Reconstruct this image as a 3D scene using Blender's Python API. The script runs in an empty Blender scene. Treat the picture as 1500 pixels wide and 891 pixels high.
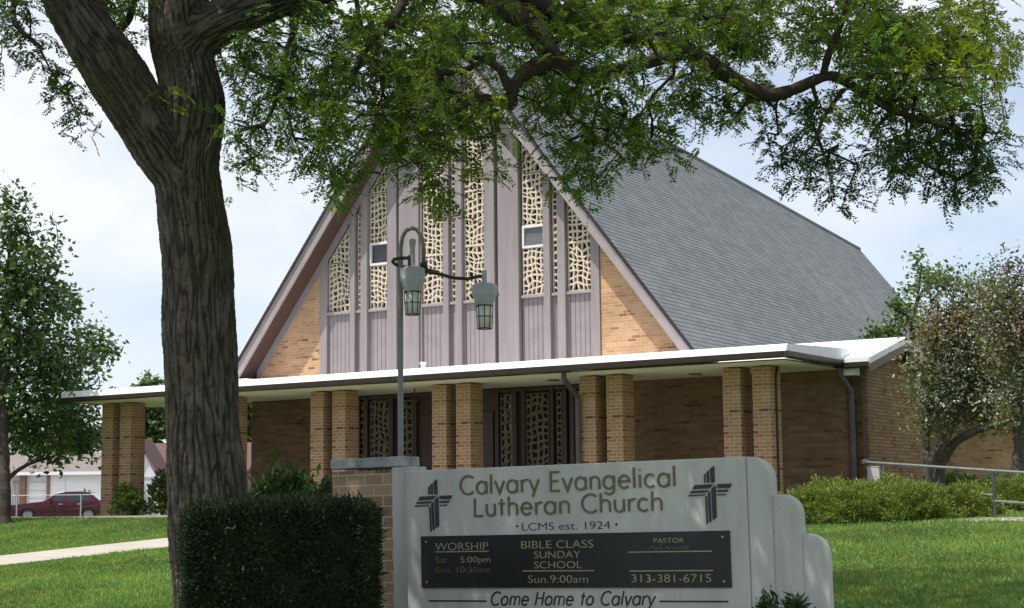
import bpy, bmesh, math, random
import numpy as np
from mathutils import Vector, Matrix, noise
random.seed(7); RNG = np.random.default_rng(7)
C = bpy.context.scene.collection
sc = bpy.context.scene

# ------------------------------------------------------------------ camera
FOC, PITCH, ROLL = 2491.8, 0.11856, -0.01025
CAM = np.array([0.0, 0.0, 1.6])
def _rot():
    cp, sp, cr, sr = math.cos(PITCH), math.sin(PITCH), math.cos(ROLL), math.sin(ROLL)
    A = np.array([[1, 0, 0], [0, 0, -1], [0, 1, 0]], float)
    P = np.array([[1, 0, 0], [0, cp, sp], [0, -sp, cp]])
    R = np.array([[cr, -sr, 0], [sr, cr, 0], [0, 0, 1]])
    return R @ P @ A
M0 = _rot()                                   # world -> (right, down, forward)
cam = bpy.data.cameras.new('camera'); camo = bpy.data.objects.new('camera', cam); C.objects.link(camo)
rx, dn, fw = M0
camo.matrix_world = Matrix(((rx[0], -dn[0], -fw[0], CAM[0]), (rx[1], -dn[1], -fw[1], CAM[1]),
                            (rx[2], -dn[2], -fw[2], CAM[2]), (0, 0, 0, 1)))
cam.sensor_fit = 'HORIZONTAL'; cam.sensor_width = 36.0; cam.lens = 36.0 * FOC / 1500.0
cam.clip_start = 0.1; cam.clip_end = 3000
sc.camera = camo

# ------------------------------------------------------------------ light
TO_SUN = Vector((-0.637, -0.303, 1.46)).normalized()
sun = bpy.data.lights.new('sun', 'SUN'); suno = bpy.data.objects.new('sun', sun); C.objects.link(suno)
sun.energy = 4.6; sun.angle = math.radians(0.5); sun.color = (1.0, 0.95, 0.87)
suno.rotation_euler = TO_SUN.to_track_quat('Z', 'Y').to_euler(); suno.location = (-20, -10, 40)
w = bpy.data.worlds.new('World'); sc.world = w; w.use_nodes = True
nt = w.node_tree; nt.nodes.clear()
out = nt.nodes.new('ShaderNodeOutputWorld'); bg = nt.nodes.new('ShaderNodeBackground'); bg.inputs[1].default_value = 0.125
sky = nt.nodes.new('ShaderNodeTexSky'); sky.sky_type = 'NISHITA'; sky.sun_disc = False
sky.sun_elevation = math.asin(TO_SUN.z); sky.sun_rotation = math.radians(244.6); sky.air_density = 1.0; sky.dust_density = 0.4; sky.ozone_density = 2.0
tc = nt.nodes.new('ShaderNodeTexCoord'); mp = nt.nodes.new('ShaderNodeMapping'); mp.inputs['Scale'].default_value = (1.0, 1.0, 1.7)
mp.inputs['Location'].default_value = (0.37, 0.2, 0.1)
nz = nt.nodes.new('ShaderNodeTexNoise'); nz.inputs['Scale'].default_value = 3.6; nz.inputs['Detail'].default_value = 7; nz.inputs['Roughness'].default_value = 0.5
rp = nt.nodes.new('ShaderNodeValToRGB'); rp.color_ramp.elements[0].position = 0.38; rp.color_ramp.elements[1].position = 0.58
rp.color_ramp.elements[0].color = (0.30, 0.30, 0.30, 1); rp.color_ramp.elements[1].color = (1, 1, 1, 1)
mx = nt.nodes.new('ShaderNodeMix'); mx.data_type = 'RGBA'; mx.inputs['B'].default_value = (6.5, 6.75, 7.3, 1)
L = nt.links.new
L(tc.outputs['Generated'], mp.inputs[0]); L(mp.outputs[0], nz.inputs['Vector']); L(nz.outputs['Fac'], rp.inputs[0])
L(rp.outputs[0], mx.inputs['Factor']); L(sky.outputs[0], mx.inputs['A']); L(mx.outputs['Result'], bg.inputs[0]); L(bg.outputs[0], out.inputs[0])
sc.view_settings.view_transform = 'Standard'; sc.view_settings.look = 'None'; sc.view_settings.gamma = 1
sc.view_settings.exposure = 0.25
sc.cycles.use_denoising = True
sc.cycles.max_bounces = 8; sc.cycles.transparent_max_bounces = 12

# ------------------------------------------------------------------ geometry of the place
YAW = -0.57357                                # the church front is turned this far from the picture plane
U = np.array([math.cos(YAW), math.sin(YAW), 0]); V = np.array([-math.sin(YAW), math.cos(YAW), 0]); Z = np.array([0, 0, 1.0])
def ray(x, y):                                # measured sight line, per metre of depth
    return M0.T @ (np.array([x - 750, y - 445.5, FOC]) / FOC)
def at(x, y, d): return CAM + ray(x, y) * d
O = at(147, 757, 40.6)                        # foot of the first portico pier
def on(x, y, axis, val):                      # where a sight line meets a plane of the church, in church coordinates
    r = ray(x, y); n = (U, V, Z)[axis]; t = (val - (CAM - O) @ n) / (r @ n)
    p = CAM + t * r - O; return np.array([p @ U, p @ V, p @ Z])
def b2w(u, v, w_): return O + u * U + v * V + w_ * Z
GV = [-90, -34, -22, -17, -13, -8, -4, -1.2, 3, 8, 15, 22, 40, 1500]
GZ = [0.0, 0.0, 0.03, 0.12, 0.45, 0.875, 1.22, 1.44, 1.46, 1.43, 1.25, 1.12, 1.1, 1.1]
def gz(x, y):
    v = (np.asarray(x) - O[0]) * V[0] + (np.asarray(y) - O[1]) * V[1]
    return np.interp(v, GV, GZ)

# ------------------------------------------------------------------ materials
def newmat(name):
    m = bpy.data.materials.new(name); m.use_nodes = True; n = m.node_tree
    return m, n, n.nodes['Principled BSDF'], n.links.new
def N(n, t, **k):
    o = n.nodes.new(t)
    for a, b in k.items(): setattr(o, a, b)
    return o
def math_n(n, op, a, b=None, c=None):
    o = N(n, 'ShaderNodeMath', operation=op)
    for i, q in enumerate((a, b, c)):
        if q is None: continue
        if isinstance(q, (int, float)): o.inputs[i].default_value = q
        else: n.links.new(q, o.inputs[i])
    return o.outputs[0]
def ramp(n, fac, stops):
    r = N(n, 'ShaderNodeValToRGB'); e = r.color_ramp.elements
    while len(e) < len(stops): e.new(0.5)
    for i, (p, c) in enumerate(stops): e[i].position = p; e[i].color = (*c, 1)
    n.links.new(fac, r.inputs[0]); return r.outputs[0]
def surf(name, a, b=None, scale=4.0, rough=0.6, bump=0.0, bscale=None, detail=5, metal=0.0, stretch=(1, 1, 1), spec=0.4, c3=None):
    m, n, p, L = newmat(name)
    tcn = N(n, 'ShaderNodeTexCoord'); mpn = N(n, 'ShaderNodeMapping'); mpn.inputs['Scale'].default_value = stretch
    L(tcn.outputs['Object'], mpn.inputs[0])
    t = N(n, 'ShaderNodeTexNoise'); t.inputs['Scale'].default_value = scale; t.inputs['Detail'].default_value = detail; t.inputs['Roughness'].default_value = 0.6
    L(mpn.outputs[0], t.inputs['Vector'])
    b = b or tuple(min(1, q * 1.12) for q in a)
    st = [(0.3, a), (0.7, b)] if c3 is None else [(0.3, a), (0.55, b), (0.72, c3)]
    L(ramp(n, t.outputs['Fac'], st), p.inputs['Base Color'])
    p.inputs['Roughness'].default_value = rough; p.inputs['Metallic'].default_value = metal; p.inputs['Specular IOR Level'].default_value = spec
    if bump:
        t2 = N(n, 'ShaderNodeTexNoise'); t2.inputs['Scale'].default_value = bscale or scale * 6; t2.inputs['Detail'].default_value = 4
        L(mpn.outputs[0], t2.inputs['Vector'])
        bp = N(n, 'ShaderNodeBump'); bp.inputs['Strength'].default_value = bump; bp.inputs['Distance'].default_value = 0.02
        L(t2.outputs['Fac'], bp.inputs['Height']); L(bp.outputs[0], p.inputs['Normal'])
    return m
def course_mat(name, stops, mortar, bw, bh, ms, bump=0.5, rough=0.85, weather=0.25):
    """coursed masonry in metres of the face's own UV: every unit gets its own tone"""
    m, n, p, L = newmat(name)
    uv = N(n, 'ShaderNodeUVMap'); sx = N(n, 'ShaderNodeSeparateXYZ'); L(uv.outputs[0], sx.inputs[0])
    row = math_n(n, 'FLOOR', math_n(n, 'DIVIDE', sx.outputs[1], bh))
    fv = math_n(n, 'FRACT', math_n(n, 'DIVIDE', sx.outputs[1], bh))
    half = math_n(n, 'MULTIPLY', math_n(n, 'MODULO', math_n(n, 'ADD', row, 1000.0), 2.0), 0.5)
    uu = math_n(n, 'ADD', math_n(n, 'DIVIDE', sx.outputs[0], bw), half)
    col = math_n(n, 'FLOOR', uu); fu = math_n(n, 'FRACT', uu)
    cx = N(n, 'ShaderNodeCombineXYZ'); L(col, cx.inputs[0]); L(row, cx.inputs[1])
    wn = N(n, 'ShaderNodeTexWhiteNoise', noise_dimensions='2D'); L(cx.outputs[0], wn.inputs['Vector'])
    sv = N(n, 'ShaderNodeCombineXYZ'); L(math_n(n, 'MULTIPLY', col, 0.33), sv.inputs[0]); L(math_n(n, 'MULTIPLY', row, 7.31), sv.inputs[1])
    tn = N(n, 'ShaderNodeTexNoise'); tn.inputs['Scale'].default_value = 1.0; tn.inputs['Detail'].default_value = 1; L(sv.outputs[0], tn.inputs['Vector'])
    tv = math_n(n, 'ADD', math_n(n, 'MULTIPLY', wn.outputs['Value'], 0.62), math_n(n, 'MULTIPLY', math_n(n, 'SUBTRACT', math_n(n, 'MULTIPLY', tn.outputs['Fac'], 2.8), 1.0), 0.5))
    tone = ramp(n, tv, stops)
    t = N(n, 'ShaderNodeTexNoise'); t.inputs['Scale'].default_value = 1.3; t.inputs['Detail'].default_value = 6; L(uv.outputs[0], t.inputs['Vector'])
    wt = ramp(n, t.outputs['Fac'], [(0.3, (1 - weather,) * 3), (0.65, (1.0,) * 3)])
    t3 = N(n, 'ShaderNodeTexNoise'); t3.inputs['Scale'].default_value = 45; t3.inputs['Detail'].default_value = 3; L(uv.outputs[0], t3.inputs['Vector'])
    g = ramp(n, t3.outputs['Fac'], [(0.3, (0.82,) * 3), (0.7, (1.0,) * 3)])
    mu = math_n(n, 'LESS_THAN', fu, ms / bw); mv = math_n(n, 'LESS_THAN', fv, ms / bh)
    mk = math_n(n, 'MAXIMUM', mu, mv)
    mix = N(n, 'ShaderNodeMix', data_type='RGBA'); L(mk, mix.inputs['Factor']); L(tone, mix.inputs['A']); mix.inputs['B'].default_value = (*mortar, 1)
    m1 = N(n, 'ShaderNodeMix', data_type='RGBA', blend_type='MULTIPLY'); m1.inputs['Factor'].default_value = 1; L(mix.outputs['Result'], m1.inputs['A']); L(wt, m1.inputs['B'])
    m2 = N(n, 'ShaderNodeMix', data_type='RGBA', blend_type='MULTIPLY'); m2.inputs['Factor'].default_value = 1; L(m1.outputs['Result'], m2.inputs['A']); L(g, m2.inputs['B'])
    L(m2.outputs['Result'], p.inputs['Base Color']); p.inputs['Roughness'].default_value = rough; p.inputs['Specular IOR Level'].default_value = 0.25
    bp = N(n, 'ShaderNodeBump'); bp.inputs['Strength'].default_value = bump; bp.inputs['Distance'].default_value = 0.012
    hh = math_n(n, 'ADD', math_n(n, 'MULTIPLY', mk, -1.0), math_n(n, 'MULTIPLY', t3.outputs['Fac'], 0.3))
    L(hh, bp.inputs['Height']); L(bp.outputs[0], p.inputs['Normal'])
    return m
def leaf_mat(name, trans=0.35, rough=0.45, tcol=(1.25, 1.35, 0.5)):
    m, n, p, L = newmat(name)
    a = N(n, 'ShaderNodeAttribute'); a.attribute_name = 'Col'
    L(a.outputs['Color'], p.inputs['Base Color']); p.inputs['Roughness'].default_value = rough; p.inputs['Specular IOR Level'].default_value = 0.35
    tb = N(n, 'ShaderNodeBsdfTranslucent'); mm = N(n, 'ShaderNodeMix', data_type='RGBA', blend_type='MULTIPLY'); mm.inputs['Factor'].default_value = 1
    mm.inputs['B'].default_value = (*tcol, 1); L(a.outputs['Color'], mm.inputs['A']); L(mm.outputs['Result'], tb.inputs['Color'])
    ms = N(n, 'ShaderNodeMixShader'); ms.inputs[0].default_value = trans; L(p.outputs[0], ms.inputs[1]); L(tb.outputs[0], ms.inputs[2])
    L(ms.outputs[0], n.nodes['Material Output'].inputs['Surface'])
    return m
def glass_mat(name, col=(0.02, 0.022, 0.025), rough=0.08):
    m, n, p, L = newmat(name); p.inputs['Base Color'].default_value = (*col, 1); p.inputs['Roughness'].default_value = rough
    p.inputs['Specular IOR Level'].default_value = 0.6; return m

BR = [(0.0, (0.24, 0.12, 0.06)), (0.16, (0.41, 0.225, 0.12)), (0.34, (0.52, 0.30, 0.165)), (0.65, (0.57, 0.345, 0.195)), (1.0, (0.61, 0.385, 0.235))]
BR_SHADE = [(0.0, (0.10, 0.057, 0.034)), (0.15, (0.165, 0.098, 0.056)), (0.45, (0.205, 0.126, 0.072)), (0.8, (0.24, 0.15, 0.086)), (1.0, (0.265, 0.17, 0.10))]  # church brick with the portico's deep shade put into its tones
M = {}
M['brick'] = course_mat('buff_brick', BR, (0.62, 0.46, 0.31), 0.205, 0.0677, 0.011)
M['brick_pier'] = course_mat('pier_brick', [(a, tuple(q * 0.72 for q in c)) for a, c in BR], (0.56, 0.45, 0.33), 0.205, 0.0677, 0.012)  # buff brick dimmed: canopy shade is painted into the pier colour
M['brick_wall'] = course_mat('shaded_brick', BR_SHADE, (0.20, 0.15, 0.105), 0.205, 0.0677, 0.010)  # same brick as the front, darkened to carry the portico shade
M['brick_wing'] = course_mat('wing_brick', [(a, (c[0] * 1.5, c[1] * 1.48, c[2] * 1.4)) for a, c in BR_SHADE], (0.13, 0.088, 0.056), 0.205, 0.0677, 0.014, weather=0.15)  # lighter copy of the shaded brick: brighter light on the wing, in colour
M['brick_sign'] = course_mat('sign_brick', [(0.0, (0.24, 0.15, 0.09)), (0.4, (0.36, 0.245, 0.155)), (1.0, (0.47, 0.33, 0.21))], (0.56, 0.50, 0.42), 0.207, 0.1015, 0.013)
M['shingle'] = course_mat('slate_grey_shingle', [(0.0, (0.165, 0.18, 0.19)), (0.5, (0.195, 0.212, 0.222)), (1.0, (0.225, 0.242, 0.25))], (0.11, 0.13, 0.14), 0.31, 0.127, 0.008, bump=0.25, rough=0.9, weather=0.18)
M['purple'] = surf('mauve_painted_wood', (0.222, 0.19, 0.20), (0.292, 0.255, 0.265), 3.0, 0.6, 0.08, 30, stretch=(2, 2, .22), detail=8)
M['fascia'] = surf('mauve_fascia', (0.27, 0.235, 0.243), (0.33, 0.29, 0.297), 2.0, 0.55, 0.05, 25)
M['soffit_wood'] = surf('brown_soffit_boards', (0.075, 0.042, 0.034), (0.11, 0.06, 0.05), 6.0, 0.6, 0.1, 20, stretch=(6, 1, 1))
M['wingfascia'] = surf('brown_wing_fascia', (0.15, 0.095, 0.088), (0.20, 0.135, 0.125), 4, 0.6)
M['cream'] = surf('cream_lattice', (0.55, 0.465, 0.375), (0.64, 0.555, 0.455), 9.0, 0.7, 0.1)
M['shaded_tan_lattice'] = surf('shaded_tan_lattice', (0.13, 0.108, 0.078), (0.175, 0.145, 0.105), 9.0, 0.7, 0.1)  # tan lattice darkened further, so its colour holds the portico shade
M['glass'] = glass_mat('dark_glass')
M['screen'] = surf('window_screen', (0.10, 0.105, 0.11), (0.16, 0.165, 0.17), 30, 0.5)
M['white'] = surf('white_roof_coating', (0.74, 0.75, 0.77), (0.86, 0.87, 0.88), 5.0, 0.5, 0.15, 8)
M['white_paint'] = surf('white_paint', (0.77, 0.80, 0.86), (0.83, 0.86, 0.91), 2.0, 0.5)
M['soffit'] = surf('cream_soffit', (0.66, 0.66, 0.56), (0.74, 0.74, 0.65), 1.2, 0.6)
M['gutter'] = surf('brown_gutter', (0.026, 0.019, 0.018), (0.042, 0.031, 0.029), 4.0, 0.35)
M['downpipe'] = surf('grey_brown_downpipe', (0.06, 0.05, 0.051), (0.09, 0.077, 0.077), 4.0, 0.4)
M['doorwood'] = surf('dark_door_wood', (0.055, 0.035, 0.035), (0.08, 0.05, 0.05), 5.0, 0.5, stretch=(1, 1, 0.2))
M['alu'] = surf('aluminium_frame', (0.62, 0.63, 0.63), (0.72, 0.73, 0.73), 5.0, 0.4)
M['concrete'] = surf('painted_concrete', (0.385, 0.38, 0.372), (0.475, 0.47, 0.462), 2.2, 0.8, 0.15, 60, detail=9, stretch=(1.6, 1, .4), c3=(0.51, 0.505, 0.497))
M['coping'] = surf('weathered_coping', (0.10, 0.11, 0.115), (0.33, 0.345, 0.35), 3.2, 0.85, 0.3, 40, detail=8, c3=(0.44, 0.455, 0.46))
M['walk'] = surf('sidewalk_concrete', (0.36, 0.325, 0.28), (0.43, 0.39, 0.335), 1.5, 0.9, 0.2, 50, detail=8)
M['board'] = surf('black_notice_board', (0.010, 0.011, 0.013), (0.017, 0.018, 0.021), 3, 0.45)
M['bronze'] = surf('bronze_letters', (0.105, 0.085, 0.05), (0.155, 0.125, 0.075), 14, 0.5)
M['gold'] = surf('gold_letters', (0.30, 0.26, 0.17), (0.36, 0.31, 0.20), 10, 0.5)
M['faded'] = surf('faded_letters', (0.10, 0.094, 0.075), (0.17, 0.155, 0.115), 8, 0.6)
M['black'] = surf('black_letters', (0.02, 0.02, 0.026), (0.03, 0.03, 0.038), 10, 0.5)
M['polegreen'] = surf('weathered_green_steel', (0.185, 0.18, 0.205), (0.24, 0.235, 0.26), 9, 0.5, 0.1)
M['lampgreen'] = surf('verdigris_lantern', (0.40, 0.40, 0.50), (0.49, 0.49, 0.59), 12, 0.5, 0.1)
M['lampblack'] = surf('dark_ironwork', (0.02, 0.02, 0.022), (0.05, 0.045, 0.045), 12, 0.5)
M['rail'] = surf('grey_steel_rail', (0.17, 0.17, 0.175), (0.26, 0.26, 0.265), 9, 0.4)
M['railpost'] = surf('dark_rail_post', (0.05, 0.05, 0.055), (0.08, 0.08, 0.085), 9, 0.45)
M['leaf'] = leaf_mat('locust_leaf', 0.52)
M['leaf2'] = leaf_mat('tree_leaf', 0.3)
M['yew'] = leaf_mat('yew_needle', 0.2, 0.75)
M['grassb'] = leaf_mat('grass_blade', 0.25, 0.6)
M['bark2'] = surf('brown_bark', (0.035, 0.028, 0.023), (0.068, 0.055, 0.046), 12, 0.9, 0.6, 30, stretch=(1, 1, 0.25))
M['crabbark'] = surf('grey_crab_bark', (0.04, 0.034, 0.031), (0.11, 0.096, 0.088), 7, 0.9, 0.5, 30, stretch=(1, 1, 0.4))
M['carpaint'] = surf('burgundy_paint', (0.050, 0.006, 0.011), (0.058, 0.008, 0.013), 2, 0.25, spec=0.3)
M['chrome'] = surf('chrome_trim', (0.6, 0.6, 0.6), (0.65, 0.65, 0.65), 2, 0.25, metal=0.8)
M['rubber'] = surf('black_rubber', (0.012, 0.012, 0.013), (0.02, 0.02, 0.021), 8, 0.8)
M['hub'] = surf('wheel_cover', (0.22, 0.22, 0.225), (0.3, 0.3, 0.3), 6, 0.35, metal=0.4)
M['carglass'] = glass_mat('car_glass', (0.015, 0.02, 0.03), 0.05)
M['lens'] = glass_mat('lens', (0.5, 0.5, 0.48), 0.15)
M['redlens'] = glass_mat('red_lens', (0.35, 0.02, 0.02), 0.2)
M['galv'] = surf('galvanised_steel', (0.36, 0.37, 0.38), (0.44, 0.45, 0.46), 8, 0.4, metal=0.3)
M['roofgrey'] = surf('grey_brown_shingles', (0.17, 0.145, 0.135), (0.22, 0.19, 0.175), 3, 0.9, 0.2, 20)
M['roofbrown'] = surf('brown_shingles', (0.095, 0.056, 0.054), (0.125, 0.075, 0.072), 3, 0.9, 0.2, 20)
M['brick_far'] = course_mat('red_brick', [(0, (0.22, 0.10, 0.07)), (0.5, (0.32, 0.16, 0.11)), (1, (0.38, 0.2, 0.14))], (0.4, 0.32, 0.27), 0.205, 0.0677, 0.01)
M['brick_annex'] = course_mat('annex_brick', BR, (0.6, 0.46, 0.33), 0.205, 0.0677, 0.011)
M['siding'] = course_mat('white_siding', [(0, (0.76, 0.78, 0.80)), (1, (0.82, 0.84, 0.86))], (0.5, 0.51, 0.52), 4.0, 0.2, 0.012, bump=0.4, weather=0.08)
M['asphalt'] = surf('asphalt', (0.05, 0.05, 0.05), (0.075, 0.075, 0.073), 6, 0.9, 0.2, 80)

def siding_grooves():
    m, n, p, L = newmat('mauve_grooved_siding')
    uv = N(n, 'ShaderNodeUVMap'); sx = N(n, 'ShaderNodeSeparateXYZ'); L(uv.outputs[0], sx.inputs[0])
    f = math_n(n, 'FRACT', math_n(n, 'DIVIDE', sx.outputs[0], 0.118)); k = math_n(n, 'LESS_THAN', f, 0.13)
    t = N(n, 'ShaderNodeTexNoise'); t.inputs['Scale'].default_value = 3; L(uv.outputs[0], t.inputs['Vector'])
    a = ramp(n, t.outputs['Fac'], [(0.3, (0.235, 0.20, 0.21)), (0.7, (0.28, 0.243, 0.253))])
    mix = N(n, 'ShaderNodeMix', data_type='RGBA'); L(k, mix.inputs['Factor']); L(a, mix.inputs['A']); mix.inputs['B'].default_value = (0.10, 0.08, 0.085, 1)
    L(mix.outputs['Result'], p.inputs['Base Color']); p.inputs['Roughness'].default_value = 0.6
    bp = N(n, 'ShaderNodeBump'); bp.inputs['Strength'].default_value = 0.6; bp.inputs['Distance'].default_value = 0.012
    L(math_n(n, 'MULTIPLY', k, -1.0), bp.inputs['Height']); L(bp.outputs[0], p.inputs['Normal']); return m
M['grooved'] = siding_grooves()
def bark_mat():
    m, n, p, L = newmat('furrowed_locust_bark')
    a = N(n, 'ShaderNodeAttribute'); a.attribute_name = 'Col'
    tcn = N(n, 'ShaderNodeTexCoord'); t = N(n, 'ShaderNodeTexNoise'); t.inputs['Scale'].default_value = 26; t.inputs['Detail'].default_value = 6; t.inputs['Roughness'].default_value = 0.7
    mpn = N(n, 'ShaderNodeMapping'); mpn.inputs['Scale'].default_value = (1, 1, 0.35); L(tcn.outputs['Object'], mpn.inputs[0]); L(mpn.outputs[0], t.inputs['Vector'])
    g = ramp(n, t.outputs['Fac'], [(0.3, (0.6,) * 3), (0.7, (1.15,) * 3)])
    mm = N(n, 'ShaderNodeMix', data_type='RGBA', blend_type='MULTIPLY'); mm.inputs['Factor'].default_value = 1; L(a.outputs['Color'], mm.inputs['A']); L(g, mm.inputs['B'])
    L(mm.outputs['Result'], p.inputs['Base Color']); p.inputs['Roughness'].default_value = 0.95; p.inputs['Specular IOR Level'].default_value = 0.15
    bp = N(n, 'ShaderNodeBump'); bp.inputs['Strength'].default_value = 0.7; bp.inputs['Distance'].default_value = 0.02; L(t.outputs['Fac'], bp.inputs['Height']); L(bp.outputs[0], p.inputs['Normal']); return m
M['bark'] = bark_mat()
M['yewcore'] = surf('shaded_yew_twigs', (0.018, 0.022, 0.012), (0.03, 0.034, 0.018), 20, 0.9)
def ground_mat():
    m, n, p, L = newmat('lawn_turf')
    tcn = N(n, 'ShaderNodeTexCoord')
    t = N(n, 'ShaderNodeTexNoise'); t.inputs['Scale'].default_value = 0.55; t.inputs['Detail'].default_value = 8; L(tcn.outputs['Object'], t.inputs['Vector'])
    t2 = N(n, 'ShaderNodeTexNoise'); t2.inputs['Scale'].default_value = 22; t2.inputs['Detail'].default_value = 5; L(tcn.outputs['Object'], t2.inputs['Vector'])
    a = ramp(n, t.outputs['Fac'], [(0.3, (0.092, 0.150, 0.036)), (0.7, (0.132, 0.195, 0.048))])
    b = ramp(n, t2.outputs['Fac'], [(0.3, (0.55, 0.6, 0.5)), (0.7, (1.2, 1.15, 1.1))])
    mm = N(n, 'ShaderNodeMix', data_type='RGBA', blend_type='MULTIPLY'); mm.inputs['Factor'].default_value = 1; L(a, mm.inputs['A']); L(b, mm.inputs['B'])
    L(mm.outputs['Result'], p.inputs['Base Color']); p.inputs['Roughness'].default_value = 0.95; p.inputs['Specular IOR Level'].default_value = 0.1
    bp = N(n, 'ShaderNodeBump'); bp.inputs['Strength'].default_value = 0.6; bp.inputs['Distance'].default_value = 0.05; L(t2.outputs['Fac'], bp.inputs['Height']); L(bp.outputs[0], p.inputs['Normal']); return m
M['turf'] = ground_mat()

# ------------------------------------------------------------------ builders
class MB:
    def __init__(s): s.v = []; s.f = []; s.t = []
    def face(s, pts, t=None):
        i = len(s.v); s.v += [tuple(map(float, p)) for p in pts]; s.f.append(tuple(range(i, i + len(pts)))); s.t.append(t)
    def box(s, x0, x1, y0, y1, z0, z1):
        c = [(x, y, z) for z in (z0, z1) for y in (y0, y1) for x in (x0, x1)]
        for q in ((0, 2, 3, 1), (4, 5, 7, 6), (0, 1, 5, 4), (2, 6, 7, 3), (1, 3, 7, 5), (0, 4, 6, 2)): s.face([c[k] for k in q])
        return s
    def prism(s, poly, fn, d0, d1, t=None):
        """polygon (a,b) swept from d0 to d1; fn(a,b,d) gives the point"""
        A = [fn(a, b, d0) for a, b in poly]; B = [fn(a, b, d1) for a, b in poly]; n = len(poly)
        s.face(A, t); s.face(B[::-1], t)
        for i in range(n): j = (i + 1) % n; s.face([A[i], B[i], B[j], A[j]])
        return s
    def tube(s, pts, r, n=10, cap=True):
        pts = [Vector(p) for p in pts]; r = r if hasattr(r, '__len__') else [r] * len(pts); rings = []
        up = Vector((0, 0, 1)); pa = None
        for i, p in enumerate(pts):
            d = (pts[min(i + 1, len(pts) - 1)] - pts[max(i - 1, 0)]).normalized()
            if pa is None:
                a = d.cross(up)
                if a.length < 0.2: a = d.cross(Vector((1, 0, 0)))
            else: a = pa - d * pa.dot(d)
            a.normalize(); pa = a; b = d.cross(a)
            i0 = len(s.v)
            s.v += [tuple(p + (a * math.cos(k / n * math.tau) + b * math.sin(k / n * math.tau)) * r[i]) for k in range(n)]; rings.append(i0)
        for i0, i1 in zip(rings, rings[1:]):
            for k in range(n):
                s.f.append((i0 + k, i0 + (k + 1) % n, i1 + (k + 1) % n, i1 + k)); s.t.append(None)
        if cap:
            s.f.append(tuple(range(rings[0], rings[0] + n))[::-1]); s.t.append(None)
            s.f.append(tuple(range(rings[-1], rings[-1] + n))); s.t.append(None)
        return s
    def lathe(s, c, prof, n=16):
        rings = []
        for r, z in prof:
            i0 = len(s.v); s.v += [(c[0] + r * math.cos(k / n * math.tau), c[1] + r * math.sin(k / n * math.tau), c[2] + z) for k in range(n)]; rings.append(i0)
        for i0, i1 in zip(rings, rings[1:]):
            for k in range(n): s.f.append((i0 + k, i0 + (k + 1) % n, i1 + (k + 1) % n, i1 + k)); s.t.append(None)
        s.f.append(tuple(range(rings[0], rings[0] + n))[::-1]); s.t.append(None); s.f.append(tuple(range(rings[-1], rings[-1] + n))); s.t.append(None)
        return s
    def build(s, name, mat, parent=None, smooth=False, bevel=0, uv=True):
        me = bpy.data.meshes.new(name); me.from_pydata(s.v, [], s.f); me.materials.append(mat)
        if uv:
            ul = me.uv_layers.new(name='UVMap').data
            for pl, t in zip(me.polygons, s.t):
                n = pl.normal
                if t is None: t = Vector((0, 0, 1)).cross(n) if abs(n.z) < 0.98 else Vector((1, 0, 0))
                t = Vector(t).normalized(); b = n.cross(t)
                for li in pl.loop_indices:
                    p = Vector(s.v[me.loops[li].vertex_index]); ul[li].uv = (p.dot(t), p.dot(b))
        if smooth: me.shade_smooth()
        o = bpy.data.objects.new(name, me); C.objects.link(o); o.parent = parent
        if bevel:
            bm = bmesh.new(); bm.from_mesh(me); bmesh.ops.remove_doubles(bm, verts=bm.verts, dist=1e-5); bmesh.ops.recalc_face_normals(bm, faces=bm.faces); bm.to_mesh(me); bm.free()
            md = o.modifiers.new('bevel', 'BEVEL'); md.width = bevel; md.segments = 2; md.limit_method = 'ANGLE'; md.angle_limit = math.radians(40)
        return o
def tag(o, label, cat, group=None, kind=None):
    if label: o['label'] = label
    if cat: o['category'] = cat
    if group: o['group'] = group
    if kind: o['kind'] = kind
    return o
def empty(name, loc, rz=0, label=None, cat=None, group=None):
    o = bpy.data.objects.new(name, None); C.objects.link(o); o.location = loc; o.rotation_euler = (0, 0, rz); o.empty_display_size = 0.3
    return tag(o, label, cat, group)
def quads_obj(name, q, col, mat, parent=None):
    """q (n,4,3) leaf faces, col (n,3) each leaf's own tone"""
    n = len(q); me = bpy.data.meshes.new(name)
    me.vertices.add(n * 4); me.vertices.foreach_set('co', q.reshape(-1).astype(np.float32))
    me.loops.add(n * 4); me.loops.foreach_set('vertex_index', np.arange(n * 4, dtype=np.int32))
    me.polygons.add(n); me.polygons.foreach_set('loop_start', np.arange(0, n * 4, 4, dtype=np.int32))
    try: me.polygons.foreach_set('loop_total', np.full(n, 4, dtype=np.int32))
    except Exception: pass
    me.update(calc_edges=True)
    ca = me.color_attributes.new('Col', 'FLOAT_COLOR', 'POINT')
    cc = np.concatenate([np.repeat(col, 4, 0), np.ones((n * 4, 1))], 1).astype(np.float32); ca.data.foreach_set('color', cc.reshape(-1))
    me.materials.append(mat)
    o = bpy.data.objects.new(name, me); C.objects.link(o); o.parent = parent; return o
def unit(a): return a / (np.linalg.norm(a, axis=-1, keepdims=True) + 1e-9)
def rnd_dirs(n, rng=RNG): return unit(rng.normal(size=(n, 3)))
def leaves(p, d, nrm, ln, wd):
    """lozenge leaves: base p, direction d, rough normal nrm"""
    s = unit(np.cross(d, nrm)); ln = np.asarray(ln).reshape(-1, 1); wd = np.asarray(wd).reshape(-1, 1)
    k = unit(np.cross(s, d)) * ln * 0.10
    return np.stack([p, p + d * ln * 0.45 + s * wd * 0.5 - k, p + d * ln, p + d * ln * 0.45 - s * wd * 0.5 - k], 1)
def tones(n, cols, rng=RNG, jit=0.18):
    cols = np.array(cols); c = cols[rng.integers(0, len(cols), n)]
    return c * (1 + rng.normal(0, jit, (n, 1))).clip(0.5, 1.6)

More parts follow.
